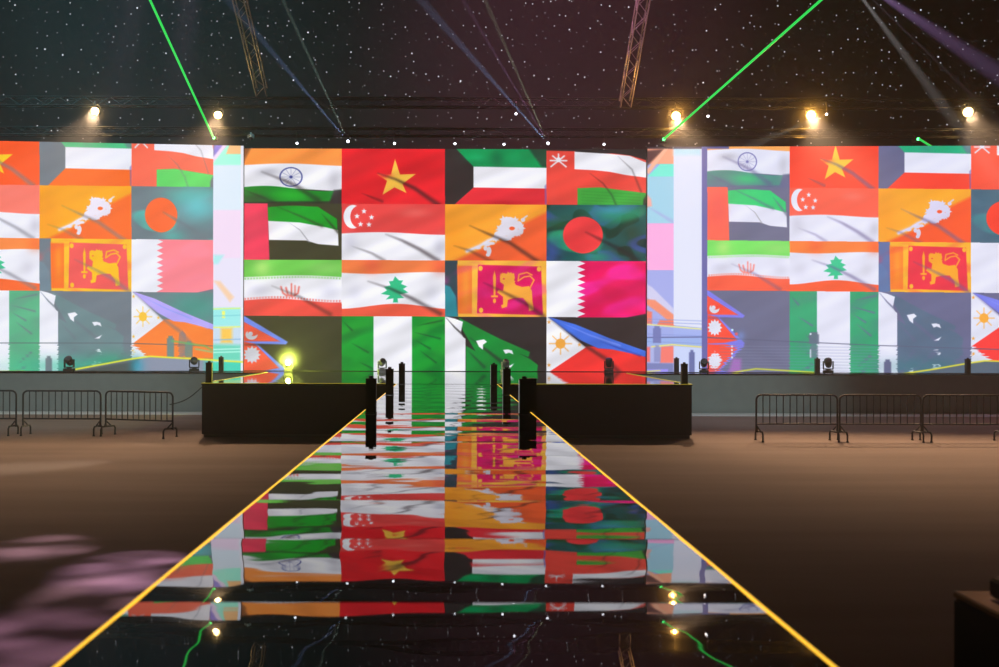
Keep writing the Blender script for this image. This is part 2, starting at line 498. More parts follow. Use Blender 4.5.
def f_lebanon(p):
    p.c[:] = p.pal['W']
    p.poly([(338, 256), (448, 256), (448, 272.5), (338, 272.5)], 'lbO', wave=(1.0, 120, 1.2))
    p.blot(372, 265, 9, 8, 'lbR', 0.6); p.blot(440, 265, 8, 8, 'lbR', 0.6)
    p.poly([(338, 306), (448, 306), (448, 320), (338, 320)], 'lbR', wave=(2.6, 115, 2.6))
    p.poly([(395, 276), (399, 280), (403, 280), (401, 283.5), (407, 286), (403, 288.5), (408, 292), (400, 294), (404, 297.5), (397.5, 298), (398, 302), (393, 302),
            (393.5, 298), (386, 299), (390, 295), (381, 293.5), (387, 290), (384, 286.5), (390.5, 285), (389, 281), (393, 280.5)], 'cedar')
    p.streak([(368, 281), (390, 288), (412, 298), (440, 313)], 2.6, alpha=0.75)
    p.blot(354, 292, 9, 9, (205, 205, 225), 0.5); p.blot(432, 292, 8, 10, (215, 215, 232), 0.6)


def f_nigeria(p):
    p.c[:] = p.pal['ngG']
    p.mottle((0, 112, 48) if p.pal is PAL_C else 'ngG', 0.6, 0.13, 0.22, 2.0, 0.45, 0.8)
    p.mottle((70, 185, 60) if p.pal is PAL_C else 'K', 0.4 if p.pal is PAL_C else 0.25, 0.11, 0.18, 4.2, 0.55, 0.9)
    dk = (20, 80, 45) if p.pal is PAL_C else 'K'
    for a in (((344, 322), (352, 330)), ((352, 343), (368, 352)), ((415, 332), (440, 338)), ((416, 340), (430, 348)), ((420, 350), (436, 362)), ((360, 362), (372, 368)), ((418, 325), (442, 320))):
        p.streak(list(a), 1.2, dk, 0.75)
    p.poly([(373.5, 312), (412, 312), (412, 376), (373.5, 376)], 'W')


def f_kuwait(p):
    p.c[:] = p.pal['K']
    p.poly([(455, 147), (548, 147), (548, 167), (473.5, 166)], 'kwG')
    p.blot(478, 157, 10, 4, (20, 190, 120), 0.6); p.blot(515, 158, 8, 6, (20, 180, 110), 0.5); p.blot(497, 158, 6, 8, 'K', 0.3)
    p.poly([(528, 147), (548, 147), (548, 167), (542, 166)], 'K', 1.5, alpha=0.7)
    p.poly([(473.5, 165.8), (549, 166.8), (549, 188.5), (473.5, 187)], 'W')
    p.poly([(473.5, 186.8), (549, 187.5), (549, 206), (452, 206)], 'kwR')
    p.blot(505, 202, 20, 2.5, (190, 20, 40) if p.pal is PAL_C else 'kwR', 0.6)
    p.poly([(544.5, 185), (549, 180), (549, 206), (545, 206)], (120, 110, 190), 0.6, alpha=0.6)


def f_bhutan(p):
    p.c[:] = p.pal['btY']
    p.blot(452, 230, 14, 30, (245, 150, 40), 0.6)
    p.poly([(452, 261), (500, 240), (520, 224), (549, 210), (549, 262)], 'btO', 2.0)
    for x, y, rx, ry in ((509, 222, 7.5, 6), (504, 229, 6, 6.5), (513, 231, 6.5, 4.5), (518, 224, 4.5, 4), (499, 234, 5, 4), (506, 237.5, 5, 2.5), (521, 230, 2.4, 3.6), (523, 219, 2.2, 2)):
        p.ell(x, y, rx, ry, 'drg')
    for x, y, r_, a_ in ((504, 219, 5, 0.2), (515, 219.5, 4.5, 0.6), (521, 227, 5, 0.1), (500, 228, 5, 0.8), (510, 235, 5, 0.3), (496, 238, 4, 0.5), (518, 232.5, 4, 0.9)):
        p.starp(x, y, r_, 'drg', 6, 0.5, a_)
    p.ell(512, 227.5, 2.8, 1.8, 'btO')
    p.streak([(497, 236), (488, 240), (480, 245), (467, 250.5)], 1.8, 'drg', 1.0, False)
    for x, y, rx, ry in ((487, 243, 4, 2.4), (489, 250, 2.4, 4.2), (485.5, 247.5, 2, 2.4), (478, 247, 3, 1.5), (492, 242.5, 3, 1.5), (488, 254, 2.2, 1.8)):
        p.ell(x, y, rx, ry, 'drg')
    p.streak([(524, 217), (527, 215)], 0.9, 'drg', 1, False)
    p.streak([(470, 225), (488, 233), (510, 242), (540, 262)], 2.5, alpha=0.8)
    p.streak([(454, 245), (470, 250), (492, 261)], 2.2, alpha=0.5)


def f_srilanka(p):
    p.c[:] = p.pal['slY']
    p.poly([(442, 256), (457.5, 259), (458, 315), (442, 319)], 'slK')
    p.poly([(442, 283), (450, 286), (456, 296), (458, 316), (442, 316)], 'slT', 0.8)
    p.poly([(457, 263.5), (472, 263.5), (472, 313), (458, 313)], 'slO')
    p.blot(466, 285, 4, 20, 'slY', 0.4)
    p.poly([(478, 264), (541, 265.5), (543, 314), (477, 312.5)], 'slM')
    p.mottle((250, 60, 170) if p.pal is PAL_C else 'slM', 0.45, 0.14, 0.2, 3.0, 0.55, 0.9)
    p.poly([(458, 262), (478, 262.5), (478, 265), (458, 265)], 'slY', alpha=0.8)
    for x, y in ((480.5, 267.5), (539, 268), (481, 309.5)):
        p.ell(x, y, 2.2, 2.6, 'slY')
    # sword
    p.poly([(494.5, 269.5), (496, 276), (495.5, 295), (493.6, 295), (493, 276)], 'lion')
    p.poly([(491, 294.5), (498, 294.5), (498, 296.5), (491, 296.5)], 'lion'); p.ell(494.5, 300, 1.6, 2.4, 'lion')
    # lion
    p.poly([(500, 276), (503, 272.5), (509, 273.5), (514, 272), (515, 277), (513, 283), (522, 286), (529, 285), (532, 290), (532.5, 300), (534, 309), (529, 310),
            (528.5, 304), (523, 297), (515, 297), (508, 299), (507, 306), (502, 307.5), (501, 304.5), (503, 303.5), (503, 296), (497, 291.5), (498.5, 289), (503, 290), (504, 284), (500, 281)], 'lion')
    p.streak([(530, 287), (534, 279), (530, 275), (524, 276), (518, 280), (519, 273.5), (527, 271.5), (532, 274)], 0.8, 'lion', 1, False)
    for x, y, r_ in ((509, 276, 5.5), (511, 282, 5.0), (503, 275, 3.6)):
        p.starp(x, y, r_, 'lion', 9, 0.7, 0.3)
    p.ell(503.8, 278, 0.9, 0.7, 'slM')
    p.streak([(484, 282), (505, 292), (525, 302), (543, 315)], 2.8, alpha=0.7)


def f_pakistan(p):
    p.c[:] = p.pal['K']
    p.poly([(459, 317), (480, 328), (500, 338), (530, 351), (528.5, 356), (520, 353), (530, 358), (538, 364), (537, 371), (530, 376), (495, 376), (480, 358), (463, 330)], 'pkG')
    p.poly([(466, 345), (478, 352), (492, 362), (500, 376), (466, 376)], 'pkG')
    p.streak([(470, 337), (490, 352), (508, 366)], 2.3, 'K', 0.75)
    p.streak([(468, 350), (484, 366)], 1.8, 'K', 0.55)
    p.poly([(442, 314), (447, 316), (455, 318), (463, 321), (461, 331), (463, 336), (465.5, 338), (465.5, 376), (442, 376)], 'W')
    p.streak([(446, 317), (455, 327), (465, 336)], 1.2, 'K', 0.8)
    p.poly([(476, 340), (484, 338.5), (487, 341), (483, 344), (483, 349), (479, 346)], 'W')
    p.poly([(503, 349), (508, 348.5), (512, 349.5), (513.5, 353.5), (509, 351.8), (505.5, 353)], 'W')
    p.poly([(506, 366.5), (514, 362.5), (511, 366.5)], 'W')


def f_oman(p):
    p.c[:] = p.pal['omR']
    p.poly([(544, 145), (650, 145), (650, 160), (644, 158), (630, 154), (612, 152), (598, 153), (575, 151), (544, 151)], 'K', 0.5)
    p.poly([(544, 149.5), (575, 150), (575, 206), (544, 206)], 'omR')
    p.poly([(574.5, 150.5), (592, 151.5), (610, 152.5), (630, 154.5), (646, 161), (649, 176.5), (625, 173.5), (610, 170.5), (595, 169), (574.5, 168)], 'W')
    p.poly([(577.5, 187), (600, 186), (620, 188.5), (649, 192), (649, 206), (577.5, 206)], 'omG')
    p.poly([(643.5, 198), (650, 188), (650, 206), (643, 206)], 'K', 1.0)
    p.streak([(590, 172), (603, 182), (612, 194), (617, 206)], 1.4, 'fold', 0.55)
    p.streak([(618, 155), (632, 168), (641, 190)], 1.3, 'fold', 0.45)
    for k in range(5):
        y = 190 + 3 * k
        p.streak([(582, y), (640, y + 3)], 0.7, (40, 140, 50) if p.pal is PAL_C else 'omG', 0.4, False)
    for a in (-PI / 2, -PI / 4, 0, PI / 4, 3 * PI / 4, PI, 5 * PI / 4):
        L = 8.5 if a in (PI / 4, 3 * PI / 4) else 6.5
        p.streak([(558.5, 159.5), (558.5 + 1.25 * L * math.cos(a), 159.5 + L * math.sin(a))], 0.85, 'W', 1, False)
    p.ell(558.5, 158.5, 2.2, 2.4, 'W')


def f_bangladesh(p):
    p.c[:] = p.pal['bdG']
    p.mottle('bdB', 0.95, 0.075, 0.12, 0.7, 0.5, 0.62)
    p.mottle((16, 52, 40) if p.pal is PAL_C else 'bdG', 0.8, 0.16, 0.2, 2.2, 0.58, 0.66)
    p.mottle('bdL', 0.85, 0.06, 0.11, 3.4, 0.6, 0.74)
    p.blot(552, 252, 9, 14, 'bdB', 0.9); p.blot(610, 212, 24, 8, 'bdL', 0.7); p.blot(598, 256, 14, 6, 'bdL', 0.7)
    if p.pal is PAL_C:
        p.blot(612, 208, 16, 5, (70, 160, 200), 0.7); p.blot(632, 232, 10, 8, (30, 60, 40), 0.6); p.blot(560, 222, 12, 6, (30, 90, 50), 0.7)
    if p.pal is PAL_L:
        p.blot(628, 225, 26, 16, (96, 205, 212), 0.85)
    p.ell(583, 233.8, 20, 18.4, 'bdR')
    p.streak([(568, 242), (583, 250)], 2, 'bdR', 0.5)
    p.streak([(586, 231), (604, 240), (622, 249), (642, 262)], 3.0, 'fold' if p.pal is PAL_C else 'bdG', 0.85)


def f_qatar(p):
    p.c[:] = p.pal['qaM']
    p.mottle('qaL', 0.8, 0.09, 0.16, 1.3, 0.5, 0.75)
    if p.pal is PAL_C:
        p.mottle((215, 0, 70), 0.5, 0.1, 0.14, 5.0, 0.55, 0.85)
    pts = [(543, 257)]
    y = 259.0; k = 0
    while y < 320:
        pts.append((577.5 if k % 2 == 0 else 585.5, y)); y += 3.15; k += 1
    pts.append((543, 320))
    p.poly(pts, 'W', 0.35)
    p.poly([(612, 319), (650, 311.5), (650, 320)], 'K', 0.6)


def f_philippines(p):
    p.c[:] = p.pal['K']
    if p.pal is PAL_L:
        p.blot(625, 332, 40, 20, (70, 160, 146), 0.85)
    p.poly([(584, 345), (618, 346), (636, 352), (650, 357), (650, 376), (540, 376), (548, 371)], 'phR')
    p.poly([(548, 315.5), (575, 323), (610, 337), (650, 351), (650, 356.5), (634, 352.5), (612, 348), (598, 347), (578, 338), (556, 323)], 'phB')
    p.streak([(560, 321), (590, 334), (620, 344)], 1.1, (140, 160, 250), 0.7)
    p.streak([(600, 340), (640, 354)], 1.2, (40, 60, 170) if p.pal is PAL_C else 'phB', 0.6)
    p.poly([(543, 314), (548, 316), (560, 325), (586, 346), (543, 375)], 'W')
    p.streak([(549, 317), (562, 327), (586, 345), (608, 359), (624, 376)], 2.6, alpha=0.75)
    p.poly([(604, 373), (605, 361), (609, 357), (613, 361), (614, 373)], 'fold', 0.8, alpha=0.6)
    for k in range(8):
        a = k * PI / 4 + PI / 8 * 0
        p.streak([(560.5, 342.5), (560.5 + 11 * math.cos(a), 342.5 + 10.5 * math.sin(a))], 0.7, 'sun', 0.75, False)
    p.ell(560.5, 342.5, 5, 5, 'sun')
    for x, y in ((549, 321), (579.5, 343.5), (549, 364)):
        p.starp(x, y, 2.2, 'sun')


FLAGS = [[f_india, f_vietnam, f_kuwait, f_oman], [f_uae, f_singapore, f_bhutan, f_bangladesh],
         [f_iran, f_lebanon, f_srilanka, f_qatar], [f_nepal, f_nigeria, f_pakistan, f_philippines]]


def paint_grid(u, v, pal):
    """u, v: flat arrays in the grid's own units; returns colours"""
    out = np.zeros((len(u), 3)); out[:] = pal['K']
    for r in range(4):
        for c in range(4):
            idx = np.nonzero((u >= CX[c]) & (u < CX[c + 1]) & (v >= CY[r]) & (v < CY[r + 1]))[0]
            if len(idx) == 0:
                continue
            p = Paint(u[idx], v[idx], pal)
            FLAGS[r][c](p)
            # the film shows waving cloth: soft ripples across each flag
            ph = 1.7 * r + 2.3 * c
            rip = np.sin((p.u * 0.55 + p.v) * 0.13 + ph + 0.8 * np.sin(p.u * 0.06 + ph)) + 0.5 * np.sin((p.u * 0.5 + p.v * 1.2) * 0.31 + 2 * ph)
            p.c = np.clip(p.c * (1 + (0.045 if pal is PAL_C else 0.02) * (rip - 0.35))[:, None], 0, 255)
            out[idx] = p.c
    return out


def grid_coords(pl, pr, z0, z1, k):
    """one sample per lamp cluster of a wall standing between plan points pl and pr: size and drawing coordinates"""
    w, h = int(math.dist(pl, pr) * k), int((z1 - z0) * k)
    sx = (np.arange(w) + 0.5) / w
    sz = 1 - (np.arange(h) + 0.5) / h
    S, T = np.meshgrid(sx, sz)
    px = pl[0] + (pr[0] - pl[0]) * S; py = pl[1] + (pr[1] - pl[1]) * S; pz = z0 + (z1 - z0) * T
    du, dv = F * px / py, F * (EYE - pz) / py
    return w, h, (U0 + du - dv * ROLL).ravel(), (V0 + dv + du * ROLL).ravel()


def make_image(name, w, h, rgb):
    a = np.ones((h, w, 4), np.float32)
    a[..., :3] = np.clip(rgb.reshape(h, w, 3) / 255.0, 0, 1)
    a = a[::-1]
    im = bpy.data.images.new(name, w, h, alpha=False)
    im.colorspace_settings.name = 'sRGB'
    im.pixels.foreach_set(np.ascontiguousarray(a).ravel())
    im.update(); im.pack()
    return im


def screen_material(name, im, strength):
    m = bpy.data.materials.new(name)
    m.use_nodes = True
    nt = m.node_tree
    nt.nodes.remove(nt.nodes['Principled BSDF'])
    uv = nt.nodes.new('ShaderNodeUVMap'); uv.uv_map = 'UVMap'
    tx = nt.nodes.new('ShaderNodeTexImage'); tx.image = im; tx.extension = 'EXTEND'
    em = nt.nodes.new('ShaderNodeEmission'); em.inputs['Strength'].default_value = strength
    nt.links.new(uv.outputs['UV'], tx.inputs['Vector'])
    nt.links.new(tx.outputs['Color'], em.inputs['Color'])
    nt.links.new(em.outputs['Emission'], nt.nodes['Material Output'].inputs['Surface'])
    return m


def content_center(*wall):
    w, h, X, Y = grid_coords(*wall, 115)
    X, Y = X, Y - 1.3 * (X - 300) / 300
    return make_image('flags_video', w, h, paint_grid(np.clip(X, 243.01, 646.99), np.clip(Y, 148.51, 371.99), PAL_C))


def ghost(p, x0, x1, y0, y1, color, alpha):
    p.poly([(x0, y1), (x0, y0 + 2.5), (x0 + 1.3, y0 + 2.0), (x0 + 1.5, y0), (x1 - 1.5, y0), (x1 - 1.3, y0 + 2.0), (x1, y0 + 2.5), (x1, y1)], color, 0.7, alpha=alpha)


def feed(X, Y, xs, ys, floor_y, pal):
    """camera picture of the stage: flag grid, then its reflection in the polished deck below floor_y"""
    below = Y > floor_y
    wob = 1.6 * np.sin(Y * 2.1 + 0.6 * np.sin(X * 0.35)) + 0.9 * np.sin(Y * 4.3 + X * 0.2)
    Ym = np.where(below, floor_y - (Y - floor_y) * 0.95 + wob * 0.8, Y)
    Xm = np.where(below, X + 0.7 * np.sin(Y * 2.7) + 0.5 * np.sin(Y * 1.3), X)
    u = np.interp(Xm, xs, CX); v = np.interp(np.minimum(Ym, floor_y - 0.1), ys, CY)
    u = np.clip(u, CX[0] + .01, CX[4] - .01); v = np.clip(v, CY[0] + .01, CY[4] - .01)
    return paint_grid(u, v, pal)


def content_left(*wall):
    w, h, X, Y = grid_coords(*wall, 95)
    # the camera picture leans a little
    Yl = Y - 2.2 * (X - 40) / 200
    rgb = feed(X, Yl, [-152, -55.5, 39.5, 131.5, 213.2], [129, 185.2, 238.2, 290.8, 343.0], 343.0, PAL_L)
    p = Paint(X, Y, PAL_L); p.c = rgb
    p.poly([(-200, 342.4), (120, 342.6), (213, 345.5), (213, 346.3), (120, 343.5), (-200, 343.2)], (90, 100, 112), 0.4, alpha=0.85)
    # teal light on the deck
    p.blot(70, 366, 60, 9, (40, 190, 150), 0.55); p.blot(110, 362, 20, 10, (40, 170, 120), 0.5)
    # stage edge in the picture
    p.poly([(73, 376), (73, 369.5), (130, 359.5), (150, 356.8), (190, 359), (243, 362), (243, 376)], (140, 150, 172), 0.6)
    p.poly([(73, 376), (73, 370), (130, 360), (138, 359), (134, 376)], (76, 88, 88), 3)
    p.blot(137, 366, 7, 9, (40, 160, 190), 0.7)
    p.poly([(205, 376), (205, 360), (243, 362), (243, 376)], (60, 205, 180), 3, alpha=0.8)
    p.streak([(140, 372.5), (190, 371.5)], 0.9, (70, 76, 90), 0.8, False)
    # pastel panel on the right
    q = Paint(X, Y, PAL_L)
    q.c[:] = (236, 232, 254)
    q.poly([(212, 130), (246, 130), (246, 166), (212, 166)], (165, 255, 230), 0.5)
    q.poly([(212, 165), (246, 165), (246, 211), (212, 211)], (224, 240, 255), 1.0)
    q.poly([(212, 210), (246, 210), (246, 258), (212, 258)], (246, 224, 250), 0.8)
    q.poly([(212, 138), (234, 138), (212, 161)], (126, 122, 160), 1.0)
    q.poly([(232, 138), (241, 138), (241, 154), (226, 154)], (255, 200, 140), 0.6)
    q.poly([(228, 138), (233, 138), (214, 162), (212, 162), (212, 158)], (244, 224, 252), 0.8)
    q.poly([(218, 141), (226, 141), (214, 156), (214, 148)], (150, 130, 255), 1.2, alpha=0.7)
    q.poly([(213, 255), (224, 255), (218, 264), (213, 264)], (180, 240, 245), 1.5)
    q.poly([(214, 281), (220, 281), (234, 297), (230, 302)], (255, 208, 160), 1.5, alpha=0.8)
    q.poly([(212, 308), (241, 308), (241, 330), (212, 330)], (160, 240, 240), 1.5)
    q.poly([(222, 311), (225, 311), (225, 318), (222, 318)], (250, 255, 120), 0.6)
    q.poly([(212, 326), (241, 326), (241, 346), (212, 344)], (205, 225, 245), 1.2)
    q.poly([(221, 328), (232, 328), (232, 343), (221, 343)], (255, 205, 90), 2)
    q.poly([(212, 344), (241, 345), (241, 361), (212, 361)], (110, 220, 195), 2)
    for y, c in ((309, (220, 255, 120)), (327.5, (235, 255, 110)), (316, (130, 220, 225)), (349.5, (200, 255, 245)), (352.5, (190, 255, 240)), (340, (140, 190, 230))):
        q.streak([(213, y), (241, y - 0.8)], 0.7, c, 0.9, False)
    q.poly([(212, 362), (241, 362), (241, 376), (212, 376)], (70, 215, 190), 0.5)
    q.poly([(240.8, 130), (246, 130), (246, 376), (240.8, 376)], (238, 240, 255), 0.4)
    m = (X >= 213.2)
    p.c[m] = q.c[m]
    # bollards that stand in the picture
    ghost(p, 167, 174, 336, 357.5, (108, 140, 142), 0.95); ghost(p, 185, 192.5, 341, 357.5, (106, 140, 136), 0.85)
    ghost(p, 45.5, 52, 356, 371.5, (108, 124, 134), 0.95)
    p.streak([(172, 341), (205, 346), (212, 350)], 1.1, (90, 200, 110), 0.6, False); p.streak([(196, 349), (212, 352)], 1.0, (120, 220, 160), 0.6, False)
    p.streak([(73, 369.8), (130, 359.2), (150, 356.4), (190, 358.6), (243, 362)], 0.85, (236, 244, 60), 1.0, False)
    p.streak([(0, 371.5), (24, 371.3)], 0.8, (170, 220, 60), 0.9, False)
    return make_image('side_video_pastel', w, h, p.c)


def content_right(*wall):
    w, h, X, Y = grid_coords(*wall, 95)
    Yl = Y - 1.8 * (X - 850) / 200
    rgb = feed(X, Yl, [707.3, 789.6, 878.5, 971.0, 1064.0], [135.2, 188.2, 241.5, 291.6, 345.0], 345.0, PAL_R)
    p = Paint(X, Y, PAL_R); p.c = rgb
    p.poly([(700, 336.5), (790, 341), (880, 345), (1000, 349), (1160, 354), (1160, 355), (1000, 350), (880, 346), (790, 342), (700, 337.8)], (92, 96, 126), 0.4, alpha=0.8)
    p.blot(920, 366, 50, 8, (40, 130, 130), 0.35)
    p.poly([(700, 143), (729, 143), (729, 148.8), (700, 148.8)], (92, 92, 150), 0.5)
    # panels on the left of the picture
    q = Paint(X, Y, PAL_R)
    q.c[:] = (170, 178, 240)
    q.poly([(645, 143), (674, 143), (674, 164), (645, 164)], (255, 172, 140), 0.5)
    q.poly([(645, 143), (674, 143), (674, 148.8), (645, 148.8)], (60, 50, 60), 0.6)
    q.poly([(645, 151), (664, 149), (645, 168)], (98, 62, 66), 1.2)
    q.poly([(645, 172), (664, 149), (668, 149), (649, 174)], (255, 190, 160), 0.8)
    q.poly([(648, 176), (660, 164), (674, 164), (674, 177), (648, 177)], (120, 242, 222), 0.5)
    q.poly([(645, 176.5), (674, 176.5), (674, 223.5), (645, 223.5)], (166, 216, 240), 0.5)
    q.poly([(645, 192), (651, 199), (652, 206), (645, 208)], (250, 178, 170), 1.0)
    q.streak([(648, 207), (660, 214), (673, 222)], 2, (170, 185, 235), 0.8)
    q.poly([(645, 223.3), (674, 223.3), (674, 270.2), (645, 270.2)], (255, 180, 232), 0.4)
    q.poly([(645, 283), (652, 287), (674, 309), (674, 318), (656, 303), (645, 297)], (214, 212, 246), 0.9)
    q.poly([(646, 299), (655, 300), (674, 315), (674, 326), (660, 314), (646, 304)], (250, 150, 120), 0.9)
    q.poly([(645, 310), (652, 312), (652, 324), (645, 324)], (250, 130, 110), 1.0)
    q.poly([(660, 320), (674, 321), (674, 326), (657, 325)], (250, 130, 100), 1.0)
    q.poly([(645, 327), (674, 327.5), (674, 337), (645, 336)], (166, 178, 238), 0.7)
    q.poly([(645, 338), (703, 338), (703, 346), (645, 346)], (160, 184, 240), 0.7)
    q.poly([(645, 346), (674, 345), (674, 363), (645, 363)], (178, 186, 236), 0.8)
    q.poly([(661, 346.5), (674, 346), (674, 363), (660, 363)], (250, 130, 120), 0.9)
    q.poly([(645, 347), (650, 347), (650, 362), (645, 362)], (250, 120, 120), 0.9)
    q.poly([(645, 363), (674, 363.5), (674, 376), (645, 376)], (128, 136, 190), 0.8)
    q.poly([(646, 374), (646, 369.5), (668, 369), (668, 371.5)], (160, 150, 250), 0.6)
    q.poly([(673.6, 140), (704, 140), (704, 328), (673.6, 325)], (230, 234, 255), 0.5)
    q.poly([(673.6, 143), (700.5, 143), (700.5, 155), (673.6, 155)], (200, 232, 248), 2)
    q.poly([(673.6, 143), (702, 143), (702, 148.8), (673.6, 148.8)], (74, 66, 92), 0.5)
    q.poly([(673.6, 346), (704, 348), (704, 376), (673.6, 376)], (206, 218, 255), 0.8)
    q.poly([(673.6, 326), (704, 329), (704, 337), (673.6, 336)], (168, 184, 244), 0.7)
    for y in (319, 322, 334, 341.5):
        q.streak([(648, y), (702, y + 2)], 0.6, (130, 150, 220), 0.5, False)
    q.poly([(701.8, 140), (708, 140), (708, 376), (701.8, 376)], (106, 106, 172), 0.4)
    q.streak([(646, 324.3), (672, 326.6), (701, 329)], 0.7, (244, 244, 150), 1.0, False)
    q.streak([(652, 346.8), (672, 344.6), (701, 347)], 0.8, (238, 232, 130), 1.0, False)
    q.streak([(646, 337.5), (702, 337.0)], 0.6, (86, 96, 150), 0.9, False)
    q.streak([(646, 371.5), (660, 370.5)], 0.6, (238, 244, 90), 0.9, False)
    m = X < 707.3
    p.c[m] = q.c[m]
    ghost(p, 653, 661, 326, 343, (120, 126, 186), 0.95); ghost(p, 654, 660.5, 345, 362, (140, 146, 200), 0.8)
    ghost(p, 689, 694.7, 350, 376, (104, 112, 168), 0.95)
    # reflected sun and lit lamps in the picture
    p.poly([(733, 358), (741, 359), (741, 373), (728, 373)], (190, 110, 210), 2, alpha=0.7)
    for y in (346.5, 350, 353.5, 357.5):
        p.ell(732, y, 1.0, 1.1, (226, 240, 255))
    p.ell(732.3, 330, 1.2, 1.2, (200, 240, 255)); p.ell(736.5, 334, 1.6, 1.6, (240, 90, 90))
    p.blot(741, 336, 4, 5, (120, 150, 220), 0.6)
    for y in range(346, 372, 3):
        p.streak([(720, y), (880, y + 1.5)], 0.5, (140, 148, 180), 0.35, False)
    ghost(p, 809, 819, 332, 344, (100, 112, 136), 0.9); ghost(p, 810, 818, 344, 358, (110, 122, 146), 0.7)
    p.ell(810.5, 334, 1, 1, 'W'); p.streak([(810.5, 350), (810.5, 357)], 0.8, 'W', 0.8, False)
    ghost(p, 884, 891.2, 359.5, 376, (92, 98, 136), 0.95)
    p.streak([(727, 373.6), (745, 370.5), (756, 368.8), (790, 370.8), (818, 372.6)], 0.75, (214, 222, 60), 0.95, False)
    p.poly([(930, 376), (930, 369.5), (966, 363.6), (985, 361), (1160, 366), (1160, 376)], (86, 104, 122), 0.6)
    p.streak([(898, 374.4), (932, 369.5), (966, 363.6), (985, 360.8), (1160, 366)], 0.8, (232, 226, 60), 1.0, False)
    p.streak([(818, 374.2), (925, 375)], 0.7, (150, 190, 60), 0.8, False)
    return make_image('side_video_violet', w, h, p.c)


def screen(name, label, p_left, p_right, z0, z1, im, strength, depth=0.28):
    """LED wall between two plan points, facing the hall; display, black frame behind, back bracing"""
    a, b = Vector((p_left[0], p_left[1], 0)), Vector((p_right[0], p_right[1], 0))
    mid = (a + b) / 2
    L = (b - a).length
    ang = math.atan2(b.y - a.y, b.x - a.x)
    t = thing(name, label, 'video screen', (mid.x, mid.y, z0), (0, 0, ang), 'video walls behind the stages')
    H = z1 - z0
    bm = NB()
    uvl = bm.loops.layers.uv.new('UVMap')
    vs = [bm.verts.new(c) for c in ((-L / 2, 0, 0), (L / 2, 0, 0), (L / 2, 0, H), (-L / 2, 0, H))]
    f = bm.faces.new(vs)
    for lp, uv in zip(f.loops, ((0, 0), (1, 0), (1, 1), (0, 1))):
        lp[uvl].uv = uv
    me = bpy.data.meshes.new('display'); bm.to_mesh(me); bm.free()
    me.materials.append(screen_material(name + '_video', im, strength))
    o = bpy.data.objects.new('display', me); COL.objects.link(o); o.parent = t
    bm = NB()
    box(bm, (0, depth / 2 + 0.005, H / 2), (L, depth, H))
    box(bm, (0, depth / 2 + 0.005, -0.008), (L, depth, 0.014))
    obj('cabinet', bm, M['black'], t)
    return t


# ------------------------------------------------------------------ the hall
HX, HY0, HY1, HZ = 24.0, -8.0, 40.0, 17.5
bm = NB(); box(bm, (0, (HY0 + HY1) / 2, -0.05), (2 * HX, HY1 - HY0, 0.1)); struct('floor', bm, M['carpet'])
bm = NB(); box(bm, (0, (HY0 + HY1) / 2, HZ + 0.1), (2 * HX + 0.4, HY1 - HY0 + 0.4, 0.2)); struct('ceiling', bm, M['dark_wall'])
bm = NB(); box(bm, (0, HY1 + 0.1, HZ / 2), (2 * HX + 0.4, 0.2, HZ)); struct('wall_back', bm, M['stars'])
bm = NB(); box(bm, (0, HY0 - 0.1, HZ / 2), (2 * HX + 0.4, 0.2, HZ)); struct('wall_front', bm, M['dark_wall'])
bm = NB(); box(bm, (-HX - 0.1, (HY0 + HY1) / 2, HZ / 2), (0.2, HY1 - HY0, HZ)); struct('wall_left', bm, M['dark_wall'])
bm = NB(); box(bm, (HX + 0.1, (HY0 + HY1) / 2, HZ / 2), (0.2, HY1 - HY0, HZ)); struct('wall_right', bm, M['dark_wall'])

bm = NB(); box(bm, (-14.4, 31.05, 0.003), (17.0, 1.3, 0.006)); struct('lit_floor_strip_1', bm, M['lit_strip'])  # pale strips painted as the lit band of floor below the side stages
bm = NB(); box(bm, (14.4, 31.05, 0.003), (17.0, 1.3, 0.006)); struct('lit_floor_strip_2', bm, M['lit_strip'])
# ------------------------------------------------------------------ stages
SY0, SY1, SX = 23.3, 33.45, 5.89       # main stage front, back, half width
LIP = 31.75                             # front of the side stages
t = thing('stage', 'main stage with mirror-black deck and black skirt at the end of the runway', 'stage', (0, SY0, 0))
bm = NB()
box(bm, (0, (SY1 - SY0) / 2, DECK - 0.02), (2 * SX, SY1 - SY0, 0.04))
obj('deck', bm, M['gloss'], t)
bm = NB(); box(bm, (0, (SY1 - SY0) / 2, 0.07 + (DECK - 0.11) / 2), (2 * SX - 0.02, SY1 - SY0 - 0.02, DECK - 0.115)); obj('skirt', bm, M['black_skirt'], t)
bm = NB(); box(bm, (0, (SY1 - SY0) / 2, 0.04), (2 * SX - 0.12, SY1 - SY0 - 0.004, 0.078)); obj('plinth', bm, M['skirting'], t)
for sx in (-1, 1):
    bm = NB(); box(bm, (sx * (SX - 0.012), (LIP - SY0) / 2, DECK + 0.006), (0.024, LIP - SY0, 0.012)); obj('edge_light', bm, M['thin_strip'], t)
    bm = NB(); box(bm, (sx * (SX + 1.25) / 2, 0.012, DECK + 0.006), (SX - 1.25, 0.024, 0.012)); obj('edge_light', bm, M['thin_strip'], t)

for sx, lab in ((-1, 'low grey-fronted side stage under the left-hand video wall'), (1, 'low grey-fronted side stage under the right-hand video wall')):
    x0, x1 = SX + 0.02, 21.0
    s = thing('stage', lab, 'stage', (sx * (x0 + x1) / 2, LIP, 0))
    w = x1 - x0
    bm = NB(); box(bm, (0, 0.95, DECK - 0.02), (w, 1.9, 0.04)); obj('deck', bm, M['gloss'], s)
    bm = NB(); box(bm, (0, 0.97, (DECK - 0.045) / 2), (w - 0.02, 1.86, DECK - 0.045)); obj('skirt', bm, M['grey_skirt'], s, label='grey skirt')

